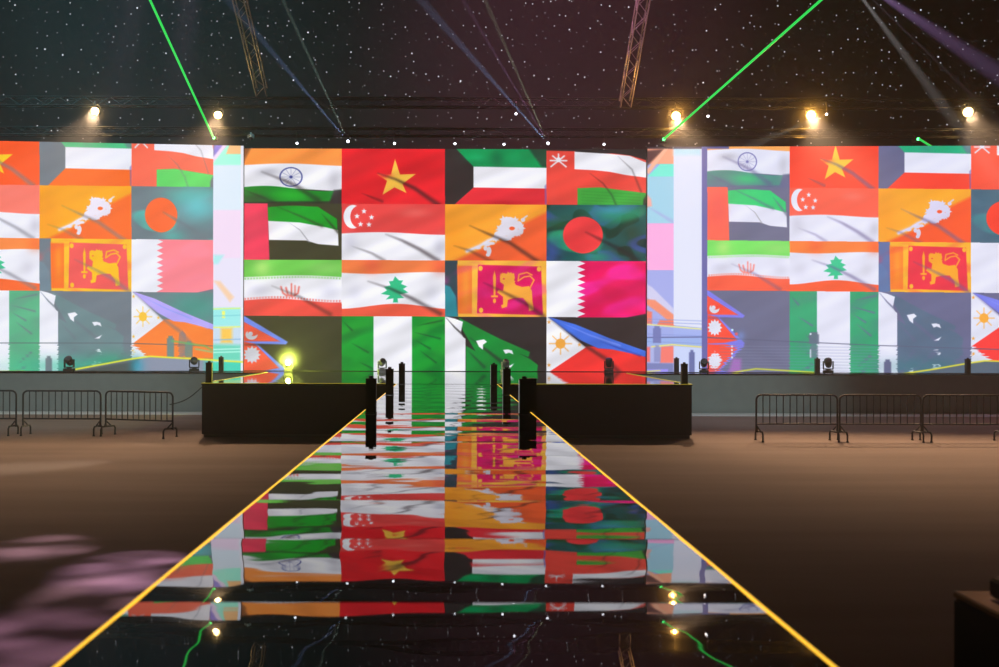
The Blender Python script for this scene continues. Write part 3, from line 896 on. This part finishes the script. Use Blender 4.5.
# runway: crowned polished panels, skirts, glowing edges
RW, RY0, PL = 1.2, 1.33, 1.215
t = thing('runway', 'long mirror-black runway with glowing yellow edges leading to the main stage', 'runway', (0, RY0, 0))
n_p = int(round((SY0 - RY0) / PL))
PL = (SY0 - RY0) / n_p
for i in range(n_p):
    bm = NB()
    ny, nx = 24, 10
    tilt = random.uniform(-0.0018, 0.0018); twist = random.uniform(-0.0010, 0.0010)
    crown = random.uniform(0.95, 1.15) * 0.0130        # slope at the ends of a panel
    if i == 2:
        tilt, twist, crown = 0.0, 0.0, 0.0148
    if i == 1:
        tilt, twist, crown = 0.0, 0.0, 0.0148
    vs = []
    half = PL / 2
    for a in range(ny + 1):
        y = -half + 0.002 + (PL - 0.004) * a / ny
        row = []
        for b in range(nx + 1):
            x = -RW + 2 * RW * b / nx
            z = -0.5 * crown / half * (y * y) + tilt * y + twist * x * y / RW
            row.append(bm.verts.new((x, y, z)))
        vs.append(row)
    for a in range(ny):
        for b in range(nx):
            bm.faces.new((vs[a][b], vs[a][b + 1], vs[a + 1][b + 1], vs[a + 1][b]))
    ext = bmesh.ops.extrude_face_region(bm, geom=list(bm.faces))
    for v in ext['geom']:
        if isinstance(v, bmesh.types.BMVert):
            v.co.z = -0.03
    o = obj('panel', bm, M['gloss'], t, True, loc=(0, half + PL * i, DECK))
bm = NB(); box(bm, (0, (SY0 - RY0) / 2, (DECK - 0.04) / 2), (2 * RW - 0.04, SY0 - RY0 - 0.02, DECK - 0.04)); obj('skirt', bm, M['black_skirt'], t)
for sx in (-1, 1):
    bm = NB(); box(bm, (sx * (RW + 0.011), (SY0 - RY0 - 0.01) / 2, DECK - 0.012), (0.017, SY0 - RY0 - 0.01, 0.026), bevel=0.004); obj('edge_light', bm, M['strip'], t, label='glowing yellow edge strip')

# ------------------------------------------------------------------ video walls
ZT = 8.90
def wing(u_in, d_in, u_ref, d_ref, u_out):
    """plan point where the line through two seen points reaches pixel column u_out"""
    a = at(u_in, V0, d_in); b = at(u_ref, V0, d_ref)
    k = (u_out - U0) / F
    tt = (k * a.y - a.x) / ((b.x - a.x) - k * (b.y - a.y))
    q = a + (b - a) * tt
    return (q.x, q.y)


Z0 = DECK + 0.018
cy = 33.2
wall = (((241 - U0) / F * cy, cy), ((649 - U0) / F * cy, cy), Z0, ZT)
screen('video_wall', 'large central video wall of sixteen bright national flags behind the main stage', *wall, content_center(*wall), 1.05)
wall = (wing(243, 32.75, 0, 32.05, -190), wing(243, 32.75, 0, 32.05, 243), Z0, ZT)
screen('video_wall', 'left-hand video wall with pastel camera picture of the flags, orange and grey flags beside white panels', *wall, content_left(*wall), 1.05)
wall = (wing(647, 32.75, 999, 32.4, 647), wing(647, 32.75, 999, 32.4, 1160), Z0, ZT)
screen('video_wall', 'right-hand video wall with violet-tinted camera picture of the flags beside a white column', *wall, content_right(*wall), 1.05)

# ------------------------------------------------------------------ bollards
bl = thing('bollard', 'nearest black bollard on the left edge of the runway', 'bollard', at(371.5, 414, 13.6) * 1.0, (0, 0, 0), 'black bollards along runway and stages')
bm = NB(); box(bm, (0, 0, 0.01), (0.155, 0.155, 0.02)); obj('base', bm, M['black_metal'], bl)
bm = NB(); box(bm, (0, 0, 0.02 + 0.225), (0.145, 0.13, 0.45), bevel=0.004); obj('body', bm, M['black'], bl)
bm = NB(); box(bm, (0, 0, 0.482), (0.15, 0.135, 0.026), bevel=0.003); rod(bm, (0, 0, 0.49), (0, 0, 0.53), 0.034, 12); obj('cap', bm, M['black_metal'], bl)
bl.location = (-1.06, 13.6, DECK + 0.001)
B = [((389.8, 18.45), 'second black bollard along the left edge of the runway'),
     ((402, 23.05), 'farthest black bollard on the left edge of the runway, at the stage front'),
     ((524.5, 13.6), 'nearest black bollard on the right edge of the runway, beside the small black box'),
     ((506.8, 18.6), 'second black bollard along the right edge of the runway'),
     ((494, 22.4), 'farthest black bollard on the right edge of the runway, near the stage front'),
     ((209.3, 23.62), 'black bollard on the left front corner of the main stage'),
     ((684.3, 23.62), 'black bollard on the right front corner of the main stage'),
     ((221.3, 32.0), 'black bollard on the left side stage close to the main stage'),
     ((676.5, 31.95), 'black bollard on the right side stage close to the main stage'),
     ((817.3, 31.95), 'black bollard on the right side stage beside a moving light'),
     ((967.8, 31.95), 'outermost black bollard on the right side stage, in front of the Philippine flag')]
bols = [bl]
for (u, d), lab in B:
    bols.append(dup(bl, ((u - U0) / F * d, d, DECK + 0.001), (0, 0, 0), lab))
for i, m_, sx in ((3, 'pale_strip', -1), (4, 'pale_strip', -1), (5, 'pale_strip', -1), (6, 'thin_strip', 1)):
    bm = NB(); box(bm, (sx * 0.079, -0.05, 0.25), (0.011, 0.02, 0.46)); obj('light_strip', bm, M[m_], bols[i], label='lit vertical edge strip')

eb = thing('equipment_box', 'small black equipment box standing beside the nearest right-hand runway bollard', 'box', (1.185, 13.95, DECK + 0.001))
bm = NB(); box(bm, (0, 0, 0.235), (0.19, 0.2, 0.45), bevel=0.008); obj('housing', bm, M['black'], eb)
bm = NB(); box(bm, (0, 0, 0.475), (0.2, 0.21, 0.03), bevel=0.006); obj('lid', bm, M['black_metal'], eb)
for sx in (-1, 1):
    for sy in (-1, 1):
        bm = NB(); rod(bm, (sx * 0.07, sy * 0.075, 0), (sx * 0.07, sy * 0.075, 0.012), 0.018, 10); obj('foot', bm, M['black_metal'], eb)


# ------------------------------------------------------------------ moving lights on the decks
def moving_light(name, label, loc, rot, mm, lens, tilt, group, scale=1.0):
    t = thing(name, label, 'stage light', loc, rot, group)
    s = scale
    bm = NB(); box(bm, (0, 0, 0.055 * s), (0.30 * s, 0.26 * s, 0.10 * s), bevel=0.012 * s)
    for a in (-1, 1):
        for b in (-1, 1):
            rod(bm, (a * 0.12 * s, b * 0.10 * s, 0), (a * 0.12 * s, b * 0.10 * s, 0.01 * s), 0.02 * s, 8)
    obj('base', bm, mm, t)
    bm = NB()
    rod(bm, (0, 0, 0.10 * s), (0, 0, 0.13 * s), 0.075 * s, 16)
    box(bm, (0, 0, 0.14 * s), (0.30 * s, 0.11 * s, 0.035 * s), bevel=0.008 * s)
    for a in (-1, 1):
        box(bm, (a * 0.142 * s, 0, 0.26 * s), (0.035 * s, 0.10 * s, 0.26 * s), bevel=0.01 * s)
    obj('yoke', bm, mm, t)
    R = Matrix.Translation((0, 0, 0.33 * s)) @ Matrix.Rotation(tilt, 4, 'X')
    bm = NB()
    lathe(bm, [(0.05 * s, -0.15 * s), (0.085 * s, -0.135 * s), (0.105 * s, -0.06 * s), (0.118 * s, 0.06 * s), (0.115 * s, 0.13 * s), (0.10 * s, 0.145 * s)], 20, R)
    hd = obj('head', bm, mm, t, True)
    bm = NB()
    lathe(bm, [(0.092 * s, 0.142 * s), (0.092 * s, 0.148 * s), (0.06 * s, 0.157 * s), (0.01 * s, 0.160 * s)], 20, R)
    obj('lens', bm, lens, hd, True)
    return t


G1 = 'moving lights standing on the stage decks'
dk = DECK + 0.002
moving_light('moving_light', 'blazing yellow-green moving light on the main stage, in front of the Nepalese pennants', ((288.6 - U0) / F * 32.4, 32.4, dk), (0, 0, 0), M['black_metal'], M['yellow_lens'], math.radians(88), G1, 0.9)
moving_light('moving_light', 'silver moving light on the main stage before the white band of the Nigerian flag', ((382.3 - U0) / F * 32.4, 32.4, dk), (0, 0, 0.3), M['silver'], M['lens'], math.radians(60), G1, 0.95)
moving_light('moving_light', 'silver moving light tilted upwards on the main stage, before the Pakistani flag', ((505.3 - U0) / F * 32.4, 32.4, dk), (0, 0, 0.6), M['silver'], M['lens'], math.radians(35), G1, 0.9)
moving_light('moving_light', 'dark moving light on the main stage before the red band of the Philippine flag', ((609 - U0) / F * 32.4, 32.4, dk), (0, 0, -0.2), M['black_metal'], M['lens'], math.radians(20), G1, 1.0)
moving_light('moving_light', 'outer black moving light on the left side stage', ((69 - U0) / F * 31.85, 31.87, dk), (0, 0, 0), M['black'], M['lens'], math.radians(50), G1, 1.05)
moving_light('moving_light', 'inner black moving light on the left side stage, close to the main stage corner', ((194.3 - U0) / F * 32.0, 32.0, dk), (0, 0, 0.2), M['black'], M['lens'], math.radians(75), G1, 1.05)
moving_light('moving_light', 'inner black moving light on the right side stage under the white column', ((704 - U0) / F * 32.0, 32.0, dk), (0, 0, -0.2), M['black'], M['lens'], math.radians(60), G1, 1.0)
moving_light('moving_light', 'outer black moving light on the right side stage, beside a bollard', ((828.3 - U0) / F * 32.0, 32.0, dk), (0, 0, -0.5), M['black'], M['lens'], math.radians(45), G1, 1.05)


# ------------------------------------------------------------------ crowd barriers
def barrier(label, loc, rotz):
    t = thing('crowd_barrier', label, 'barrier', loc, (0, 0, rotz), 'crowd barriers in front of the side stages')
    L, zb, zt, r = 1.90, 0.40, 1.08, 0.12
    bm = NB()
    pts = []
    for cx, cz, a0 in ((L / 2 - r, zt - r, 0), (-L / 2 + r, zt - r, PI / 2)):
        for k in range(7):
            a = a0 + k * PI / 12
            pts.append((cx + r * math.cos(a), 0, cz + r * math.sin(a)))
    pts = [(L / 2, 0, 0.20)] + pts + [(-L / 2, 0, 0.20)]
    tube(bm, pts, 0.022, 10)
    rod(bm, (-L / 2, 0, zb), (L / 2, 0, zb), 0.02, 10)
    obj('frame', bm, M['barrier'], t, True)
    n = 11
    for k in range(n):
        x = -L / 2 + L * (k + 1) / (n + 1)
        bm = NB(); rod(bm, (x, 0, zb), (x, 0, zt), 0.0125, 8); obj('bar', bm, M['barrier'], t, True)
    for sx in (-1, 1):
        bm = NB()
        w = 0.27
        x = sx * (L / 2 - 0.07)
        a = [(x, -w, 0.0), (x, -w, 0.17), (x, -w + 0.05, 0.225), (x, w - 0.05, 0.225), (x, w, 0.17), (x, w, 0.0)]
        tube(bm, a, 0.021, 8)
        tube(bm, [(x, -0.13, 0.225), (sx * (L / 2 - 0.01), 0, 0.36)], 0.017, 8)
        tube(bm, [(x, 0.13, 0.225), (sx * (L / 2 - 0.01), 0, 0.36)], 0.017, 8)
        box(bm, (sx * (L / 2 - 0.035), 0, 0.225), (0.09, 0.05, 0.04))
        for yy in (-w, w):
            rod(bm, (x, yy, 0.0), (x, yy, 0.025), 0.03, 10)
        obj('foot', bm, M['barrier'], t, True)
    return t


dl, dr = 23.75, 22.75
mpl = lambda u, d: (u - U0) / F * d
barrier('black crowd barrier cut by the left edge of the photo', (mpl(-22.5, dl), dl, 0), 0)
barrier('middle black crowd barrier left of the main stage', (mpl(62, dl), dl, 0), 0)
barrier('black crowd barrier nearest the main stage on the left, turned askew beside the cable', (mpl(139.5, dl - 0.3), dl - 0.34, 0), -0.32)
barrier('black crowd barrier nearest the main stage on the right', (mpl(797, dr), dr, 0), 0)
barrier('middle black crowd barrier right of the main stage', (mpl(880.5, dr), dr, 0), 0)
barrier('black crowd barrier cut by the right edge of the photo', (mpl(964, dr), dr + 0.02, 0), 0)

bm = NB()
p0 = Vector((mpl(173, 23.2) - 0.02, 23.0, 0.80)); p1 = Vector((-SX - 0.01, 23.55, DECK - 0.06))
pts = [p0 + (p1 - p0) * k / 12 - Vector((0, 0, 0.10 * math.sin(PI * k / 12))) for k in range(13)]
tube(bm, pts, 0.012, 8)
tag(obj('cable', bm, M['cable'], None, True), 'thin black cable slung from the askew barrier to the main stage corner', 'cable')

# ------------------------------------------------------------------ dark cases in the right foreground
t = thing('flight_case', 'black flight case in the dark right foreground, its brown lid catching light', 'case', (2.95, 4.12, 0.018))
bm = NB(); box(bm, (0, 0, 0.10 + 0.49), (1.1, 0.96, 0.98), bevel=0.012); obj('body', bm, M['case'], t)
bm = NB(); box(bm, (0, 0, 1.095), (1.1, 0.96, 0.03), bevel=0.006); obj('lid', bm, M['wood'], t, label='brown lid')
for a in (-1, 1):
    for b in (-1, 1):
        bm = NB(); rod(bm, (a * 0.45 - 0.02, b * 0.38, 0.041), (a * 0.45 + 0.02, b * 0.38, 0.041), 0.058, 14); box(bm, (a * 0.45, b * 0.38, 0.085), (0.06, 0.06, 0.05)); obj('caster', bm, M['black_metal'], t)
for a in (-1, 1):
    bm = NB(); tube(bm, [(a * 0.545, -0.09, 0.7), (a * 0.58, -0.07, 0.7), (a * 0.58, 0.07, 0.7), (a * 0.545, 0.09, 0.7)], 0.01, 8); obj('handle', bm, M['black_metal'], t)
t = thing('equipment_box', 'flat black equipment box lying on the flight case at the right edge of the photo', 'box', (2.845, 4.2, 1.13))
bm = NB(); box(bm, (0, 0, 0.055), (0.72, 0.5, 0.088), bevel=0.01); obj('housing', bm, M['case'], t)
for a in (-1, 1):
    for b in (-1, 1):
        bm = NB(); rod(bm, (a * 0.3, b * 0.2, 0), (a * 0.3, b * 0.2, 0.012), 0.02, 10); obj('foot', bm, M['black_metal'], t)

# ------------------------------------------------------------------ trusses
def truss(label, p0, p1, s, mm, step=0.45):
    p0, p1 = Vector(p0), Vector(p1)
    d = p1 - p0
    L = d.length
    t = bpy.data.objects.new('lighting_truss', None); COL.objects.link(t)
    tag(t, label, 'truss', 'lighting trusses')
    q = d.to_track_quat('Z', 'Y')
    t.matrix_world = Matrix.Translation(p0) @ q.to_matrix().to_4x4()
    h = s / 2
    cs = [(-h, -h), (h, -h), (h, h), (-h, h)]
    for x, y in cs:
        bm = NB(); rod(bm, (x, y, 0), (x, y, L), 0.026, 8); obj('chord', bm, mm, t, True)
    n = max(2, int(L / step))
    bm = NB()
    for i in range(4):
        a, b = cs[i], cs[(i + 1) % 4]
        for k in range(n):
            z0, z1 = L * k / n, L * (k + 1) / n
            if k % 2:
                rod(bm, (*a, z0), (*b, z1), 0.013, 6)
            else:
                rod(bm, (*b, z0), (*a, z1), 0.013, 6)
    obj('lacing', bm, mm, t)
    return t


TY = 34.6
truss('long horizontal lighting truss high above the video walls carrying the amber lamps', (-21.5, TY, 10.82), (21.5, TY, 10.82), 0.30, M['dark_truss'])
truss('dark horizontal truss just above the video walls carrying the small beam lights', (-21.5, TY - 0.4, 9.68), (21.5, TY - 0.4, 9.68), 0.26, M['dark_truss'])
truss('steep raking truss at the top left, left of the star cloth centre', at(240, 0, 30.8) + Vector((0, -5.4, 2.8)), at(262, 92, 34.3), 0.36, M['truss'])
truss('steep raking truss at the top right of centre', at(643, 0, 31.3) + Vector((0, -3.6, 2.9)), at(625, 104, 34.3), 0.36, M['truss'])


# ------------------------------------------------------------------ lamps
def spot(name, loc, target, energy, color, size_deg, blend=0.3, radius=0.05, parent=None):
    l = bpy.data.lights.new(name, 'SPOT')
    l.energy = energy; l.color = color; l.spot_size = math.radians(size_deg); l.spot_blend = blend; l.shadow_soft_size = radius
    o = bpy.data.objects.new(name, l)
    o.location = loc
    o.rotation_euler = (Vector(target) - Vector(loc)).to_track_quat('-Z', 'Y').to_euler()
    COL.objects.link(o)
    if parent is not None:
        bpy.context.view_layer.update()
        o.parent = parent
        o.matrix_parent_inverse = parent.matrix_world.inverted()
    return o


def hanging_lamp(name, label, cat, p, aim, r, lens, hang_z, group, housing=None):
    """a can hung from a truss: clamp, yoke, housing with lens turned to aim"""
    p = Vector(p)
    t = thing(name, label, cat, p, (0, 0, 0), group)
    hz = hang_z - p.z
    housing = housing or M['black_metal']
    bm = NB()
    box(bm, (0, 0, hz), (0.05, 0.09, 0.07)); rod(bm, (0, 0, r * 1.55), (0, 0, hz), 0.014, 8)
    obj('clamp', bm, housing, t)
    bm = NB()
    tube(bm, [(-r * 1.35, 0, 0), (-r * 1.35, 0, r * 1.2), (-r * 0.9, 0, r * 1.6), (r * 0.9, 0, r * 1.6), (r * 1.35, 0, r * 1.2), (r * 1.35, 0, 0)], 0.014, 8)
    obj('yoke', bm, housing, t)
    q = (Vector(aim) - p).to_track_quat('Z', 'Y').to_matrix().to_4x4()
    bm = NB()
    lathe(bm, [(r * 0.55, -r * 2.2), (r * 0.85, -r * 2.0), (r * 1.05, -r * 0.5), (r * 1.12, 0), (r * 1.0, 0.0)], 18, q)
    b = obj('housing', bm, housing, t, True)
    bm = NB(); lathe(bm, [(r, 0.004), (r * 0.95, 0.02), (r * 0.5, 0.04), (0.005, 0.045)], 18, q)
    obj('lens', bm, lens, b, True)
    return t


AMB = (1.0, 0.56, 0.20)
G2 = 'amber lamps hanging above the video walls'
amber = [(95, 111, 'warm', 'outermost warm lamp above the left-hand video wall', 0.135),
         (218, 115, 'warm', 'warm lamp above the gap between left-hand and central video walls', 0.135),
         (676, 116, 'amber', 'brightest amber lamp, above the right end of the central video wall', 0.155),
         (811, 115, 'amber', 'amber lamp above the yellow star on the right-hand video wall', 0.155),
         (968, 112, 'warm', 'pale warm lamp near the right edge of the photo', 0.165)]
CAM = Vector((0, 0, EYE))
LAMPS = []
for u, v, k, lab, r in amber:
    p = at(u, v, 34.0)
    t = hanging_lamp('wash_light', lab, 'lamp', p, CAM + Vector((p.x * 0.45, 6, -2.3)), r, M[k], 10.66, G2)
    LAMPS.append((t, p, k))

G3 = 'small beam lights along the lower truss'
beams = [(297, 143.3, 'white_lens', 'small white beam light above the wheel of the Indian flag'),
         (348, 141.3, 'white_lens', 'bright white beam light throwing pale beams upwards above the red flag with a yellow star'),
         (394.5, 143.5, 'white_lens', 'small white beam light above the top point of the central yellow star'),
         (455, 143.7, 'white_lens', 'small white beam light above the black wedge of the Kuwaiti flag'),
         (504, 144.4, 'white_lens', 'white beam light above the middle of the Kuwaiti flag'),
         (548, 143.4, 'white_lens', 'white beam light throwing three coloured beams upwards, above the joint of Kuwaiti and Omani flags'),
         (604, 144.4, 'white_lens', 'small pale beam light above the white band of the Omani flag'),
         (708, 116.3, 'white_lens', 'small white beam light just right of the brightest amber lamp'),
         (826.5, 114.3, 'white_lens', 'small white beam light just right of the amber lamp over the right-hand video wall'),
         (516, 113.8, 'white_lens', 'tiny lone white light high over the Kuwaiti flag')]
BEAM = {}
for u, v, k, lab in beams:
    p = at(u, v, 33.9)
    hz = 9.56 if v > 130 else 10.66
    t = hanging_lamp('beam_light', lab, 'lamp', p, CAM + Vector((p.x * 0.3, 0, 0)), 0.05 if u in (348, 548) else 0.042, M[k], hz, G3)
    BEAM[u] = (t, p)

# pale unlit fixture above the gap of left and central walls
p = at(251, 138, 33.9)
hanging_lamp('beam_light', 'pale unlit fixture above the gap beside the Indian flag', 'lamp', p, p + Vector((-0.45, -0.6, -1.2)), 0.075, M['lens'], 9.56, G3, M['silver'])

# lasers
G4 = 'green lasers above the video walls'
for (u, v, d), end, lab, blab in (
        ((213.5, 137.5, 33.6), (150, 0, 27.5), 'green laser projector above the left-hand video wall', 'green laser beam slanting up to the left'),
        ((664, 139, 33.6), (821, 0, 26.5), 'green laser projector above the right end of the central video wall', 'green laser beam slanting up to the right'),
        ((918.5, 139, 33.6), (945, 155, 33.6), 'small green laser projector above the Kuwaiti flag of the right-hand video wall', 'short green laser beam slanting down behind the right-hand video wall')):
    p = at(u, v, d)
    t = thing('laser_projector', lab, 'laser', p, (0, 0, 0), G4)
    bm = NB(); box(bm, (0, 0.16, 0), (0.2, 0.26, 0.13), bevel=0.012); b = obj('housing', bm, M['black_metal'], t)
    bm = NB(); box(bm, (0, 0.2, 0.115), (0.05, 0.06, 0.10)); rod(bm, (0, 0.2, 0.1), (0, 0.42, 9.60 - p.z), 0.014, 8); obj('clamp', bm, M['black_metal'], t)
    bm = NB(); lathe(bm, [(0.05, 0.0), (0.05, 0.02), (0.03, 0.04), (0.005, 0.045)], 14, Matrix.Translation((0, 0.028, 0)) @ Matrix.Rotation(PI / 2, 4, 'X')); obj('aperture', bm, M['green_lens'], b, True)
    a = p + Vector((0, -0.03, 0))
    e = at(*end)
    dirn = (e - a).normalized()
    L = (17.3 - a.z) / dirn.z if dirn.z > 0 else (e - a).length
    bm = NB(); rod(bm, a, a + dirn * L, 0.036, 8)
    tag(obj('laser_beam', bm, M['laser'], None, True), blab, 'laser beam', 'green laser beams')

# ------------------------------------------------------------------ light of the place and added fill spots
HAZE = 0.0034


def haze_puff(name, p, r, density, label):
    """denser stage haze hanging in front of a lamp"""
    m = bpy.data.materials.new('stage_haze'); m.use_nodes = True
    nt = m.node_tree
    nt.nodes.remove(nt.nodes['Principled BSDF'])
    v = nt.nodes.new('ShaderNodeVolumeScatter'); v.inputs['Density'].default_value = density; v.inputs['Anisotropy'].default_value = 0.3
    nt.links.new(v.outputs['Volume'], nt.nodes['Material Output'].inputs['Volume'])
    tc = nt.nodes.new('ShaderNodeTexCoord')
    mp = nt.nodes.new('ShaderNodeMapping'); mp.inputs['Scale'].default_value = (1 / r, 1 / r, 1 / r)
    gr = nt.nodes.new('ShaderNodeTexGradient'); gr.gradient_type = 'QUADRATIC_SPHERE'
    mu = nt.nodes.new('ShaderNodeMath'); mu.operation = 'MULTIPLY'; mu.inputs[1].default_value = density
    nt.links.new(tc.outputs['Object'], mp.inputs['Vector']); nt.links.new(mp.outputs['Vector'], gr.inputs['Vector'])
    nt.links.new(gr.outputs['Fac'], mu.inputs[0]); nt.links.new(mu.outputs[0], v.inputs['Density'])
    m.cycles.volume_sampling = 'MULTIPLE_IMPORTANCE'
    bm = NB(); bmesh.ops.create_icosphere(bm, subdivisions=3, radius=r)
    o = obj(name, bm, m, None, True, loc=p)
    tag(o, label, 'haze'); o['kind'] = 'stuff'
    return o


# warm washes of the amber lamps towards the floor before the stages
for t, p, k in LAMPS:
    e = 8800 if k == 'amber' else 6800
    aimd = (CAM + Vector((p.x * 0.45, 6, -2.3)) - p).normalized()
    spot('lamp_beam', p + aimd * 0.1, (p.x * 0.9, 23.0, 0), e, (1.0, 0.64, 0.37), 50, 0.9, 0.15, t)
    g = bpy.data.lights.new('lamp_glow', 'POINT'); g.energy = 300 if k == 'amber' else 80; g.color = (1.0, 0.47, 0.08) if k == 'amber' else (1.0, 0.62, 0.2); g.shadow_soft_size = 0.05
    haze_puff('haze', p + Vector((0, 0, -0.05)), 1.12 if k == 'amber' else 1.0, 0.11 if k == 'amber' else 0.07, 'warm glowing haze around the ' + t['label'])
    go = bpy.data.objects.new('lamp_glow', g); go.location = aimd * 0.12; go.parent = t; COL.objects.link(go)

# white moving beams in the haze
def beam(u, end, energy, color, size):
    t, p = BEAM[u]
    e = at(*end)
    d = (e - p).normalized()
    spot('beam', p + d * 0.12, p + d * 10, energy * 60, color, size, 0.4, 0.02, t)


beam(348, (283, 0, 29.5), 5200, (0.72, 0.95, 0.78), 1.6)
beam(348, (245, 20, 29.5), 4000, (0.35, 0.5, 1.0), 2.6)
beam(548, (485, 0, 29.5), 5200, (0.85, 0.95, 0.62), 1.6)
beam(548, (463, 0, 29.5), 4000, (0.85, 0.45, 0.95), 1.4)
beam(548, (430, 10, 29.5), 5000, (0.35, 0.55, 1.0), 2.6)
beam(708, (655, 150, 32.2), 110, (1.0, 0.9, 0.75), 4)
beam(826.5, (760, 142, 31.5), 420, (1.0, 0.9, 0.75), 4)
beam(604, (575, 158, 33.4), 300, (1.0, 0.95, 0.6), 4)
beam(455, (490, 133, 33.0), 200, (0.85, 0.9, 1.0), 4)
beam(297, (304, 160, 33.5), 300, (0.95, 0.95, 1.0), 5)
beam(504, (509, 160, 33.5), 300, (0.95, 0.95, 1.0), 5)

# overhead fixture out of the top of the frame with grey and violet beams to the right
src = at(838, -34, 27.0)
for end, en, c, sz in (((965, 135, 29), 12000, (0.85, 0.8, 0.8), 4.5), ((985, 108, 29), 9000, (0.95, 0.7, 0.95), 1.5), ((1000, 75, 29), 13000, (0.66, 0.38, 0.9), 6.5)):
    spot('overhead_beam', src, at(*end), en * 60, c, sz, 1.0, 0.02)

# unseen spots added to tint the star cloth: teal at left, magenta at the centre
spot('cloth_tint_fill', (-17, 24, 15.5), (-11, 40, 13), 10000, (0.25, 0.8, 0.9), 80, 1.0, 0.3)
spot('cloth_tint_fill', (3, 24, 15.5), (5, 40, 14), 10000, (1.0, 0.35, 0.55), 70, 1.0, 0.3)

# added unseen spots that brighten the side stage fronts
spot('front_fill', (-6, 10, 12), (-13, 31.7, 0.6), 9000, (0.8, 1.0, 1.0), 34, 1.0, 0.3)
spot('front_fill', (6, 10, 12), (8.5, 31.7, 0.6), 8000, (0.8, 1.0, 1.0), 24, 1.0, 0.3)

spot('front_fill', (0, 8, 12), (-0.5, 32.6, 1.7), 3000, (0.9, 1.0, 0.98), 14, 1.0, 0.3)  # another added spot, brightening the silver lights at the back of the deck

# mauve patterned spots on the carpet at the lower left
for (u, v), (u2, v2), en, c, sz in (((42, 549), (-40, 549), 260, (0.95, 0.62, 0.85), 5.5), ((128, 571), (60, 571), 420, (0.9, 0.55, 0.95), 6.5), ((110, 596), (70, 600), 220, (0.85, 0.55, 0.75), 6.5), ((10, 655), (0, 660), 220, (0.85, 0.5, 0.85), 9)):
    d = EYE * F / (v - V0)
    o = spot('floor_spot', ((u - U0) / F * d - 1.5, d + 9, 11.5), ((u - U0) / F * d, d, 0), en * 42, c, sz * 1.0, 1.0, 0.05)
    l = o.data; l.use_nodes = True                      # patterned glass in the lamp
    ln = l.node_tree
    em = ln.nodes['Emission']
    tc = ln.nodes.new('ShaderNodeTexCoord')
    mp = ln.nodes.new('ShaderNodeMapping'); mp.inputs['Scale'].default_value = (14, 30, 1); mp.inputs['Location'].default_value = (u * 0.37, v * 0.11, 0); mp.inputs['Rotation'].default_value = (0, 0, 0.5)
    nz = ln.nodes.new('ShaderNodeTexNoise'); nz.inputs['Scale'].default_value = 1.0; nz.inputs['Detail'].default_value = 1.0
    mr = ln.nodes.new('ShaderNodeMapRange'); mr.inputs['From Min'].default_value = 0.42; mr.inputs['From Max'].default_value = 0.68; mr.inputs['To Min'].default_value = 0.08; mr.inputs['To Max'].default_value = 1.0
    ln.links.new(tc.outputs['Normal'], mp.inputs['Vector']); ln.links.new(mp.outputs['Vector'], nz.inputs['Vector'])
    ln.links.new(nz.outputs['Fac'], mr.inputs['Value']); ln.links.new(mr.outputs['Result'], em.inputs['Strength'])

# the yellow-green moving light's own glow, and an unseen warm spot added to light the case lid
g = bpy.data.lights.new('lens_glow', 'POINT'); g.energy = 400; g.color = (0.85, 1.0, 0.12); g.shadow_soft_size = 0.05
go = bpy.data.objects.new('lens_glow', g); go.location = at(288.6, 361, 32.1); COL.objects.link(go)
haze_puff('haze', at(288.6, 358, 32.1), 0.62, 0.30, 'yellow-green glowing haze around the blazing moving light on the main stage')
spot('lid_fill', (3.4, 6.5, 9), (2.9, 4.3, 1.1), 1500, (1.0, 0.62, 0.38), 10, 1.0, 0.1)

# the haze itself
w = bpy.data.worlds.new('hall_air'); SC.world = w
w.use_nodes = True
nt = w.node_tree
nt.nodes['Background'].inputs['Color'].default_value = (0, 0, 0, 1)
nt.nodes['Background'].inputs['Strength'].default_value = 0
vs_ = nt.nodes.new('ShaderNodeVolumeScatter')
vs_.inputs['Density'].default_value = HAZE
vs_.inputs['Anisotropy'].default_value = 0.55
nt.links.new(vs_.outputs['Volume'], nt.nodes['World Output'].inputs['Volume'])

# ------------------------------------------------------------------ camera
cam = bpy.data.cameras.new('camera')
cam.sensor_width = 36.0; cam.sensor_fit = 'HORIZONTAL'
cam.lens = F / 999.0 * 36.0
cam.shift_x = (499.5 - U0) / 999.0
cam.shift_y = (V0 - 333.5) / 999.0
cam.clip_end = 300
cam.dof.use_dof = True
cam.dof.focus_distance = 27.0
cam.dof.aperture_fstop = 2.2
co = bpy.data.objects.new('camera', cam)
COL.objects.link(co)
co.matrix_world = Matrix.Translation((0, 0, EYE)) @ Matrix.Rotation(PI / 2, 4, 'X') @ Matrix.Rotation(ROLL, 4, 'Z')
SC.camera = co

SC.view_settings.view_transform = 'Standard'
SC.view_settings.look = 'None'
SC.view_settings.exposure = 0.0
SC.view_settings.gamma = 1.0
SC.view_settings.use_curve_mapping = False
cy_ = SC.cycles
cy_.max_bounces = 6; cy_.diffuse_bounces = 2; cy_.glossy_bounces = 4; cy_.volume_bounces = 0; cy_.transparent_max_bounces = 4
cy_.use_denoising = True
cy_.sample_clamp_indirect = 4.0
cy_.caustics_reflective = False; cy_.caustics_refractive = False
cy_.use_light_tree = True
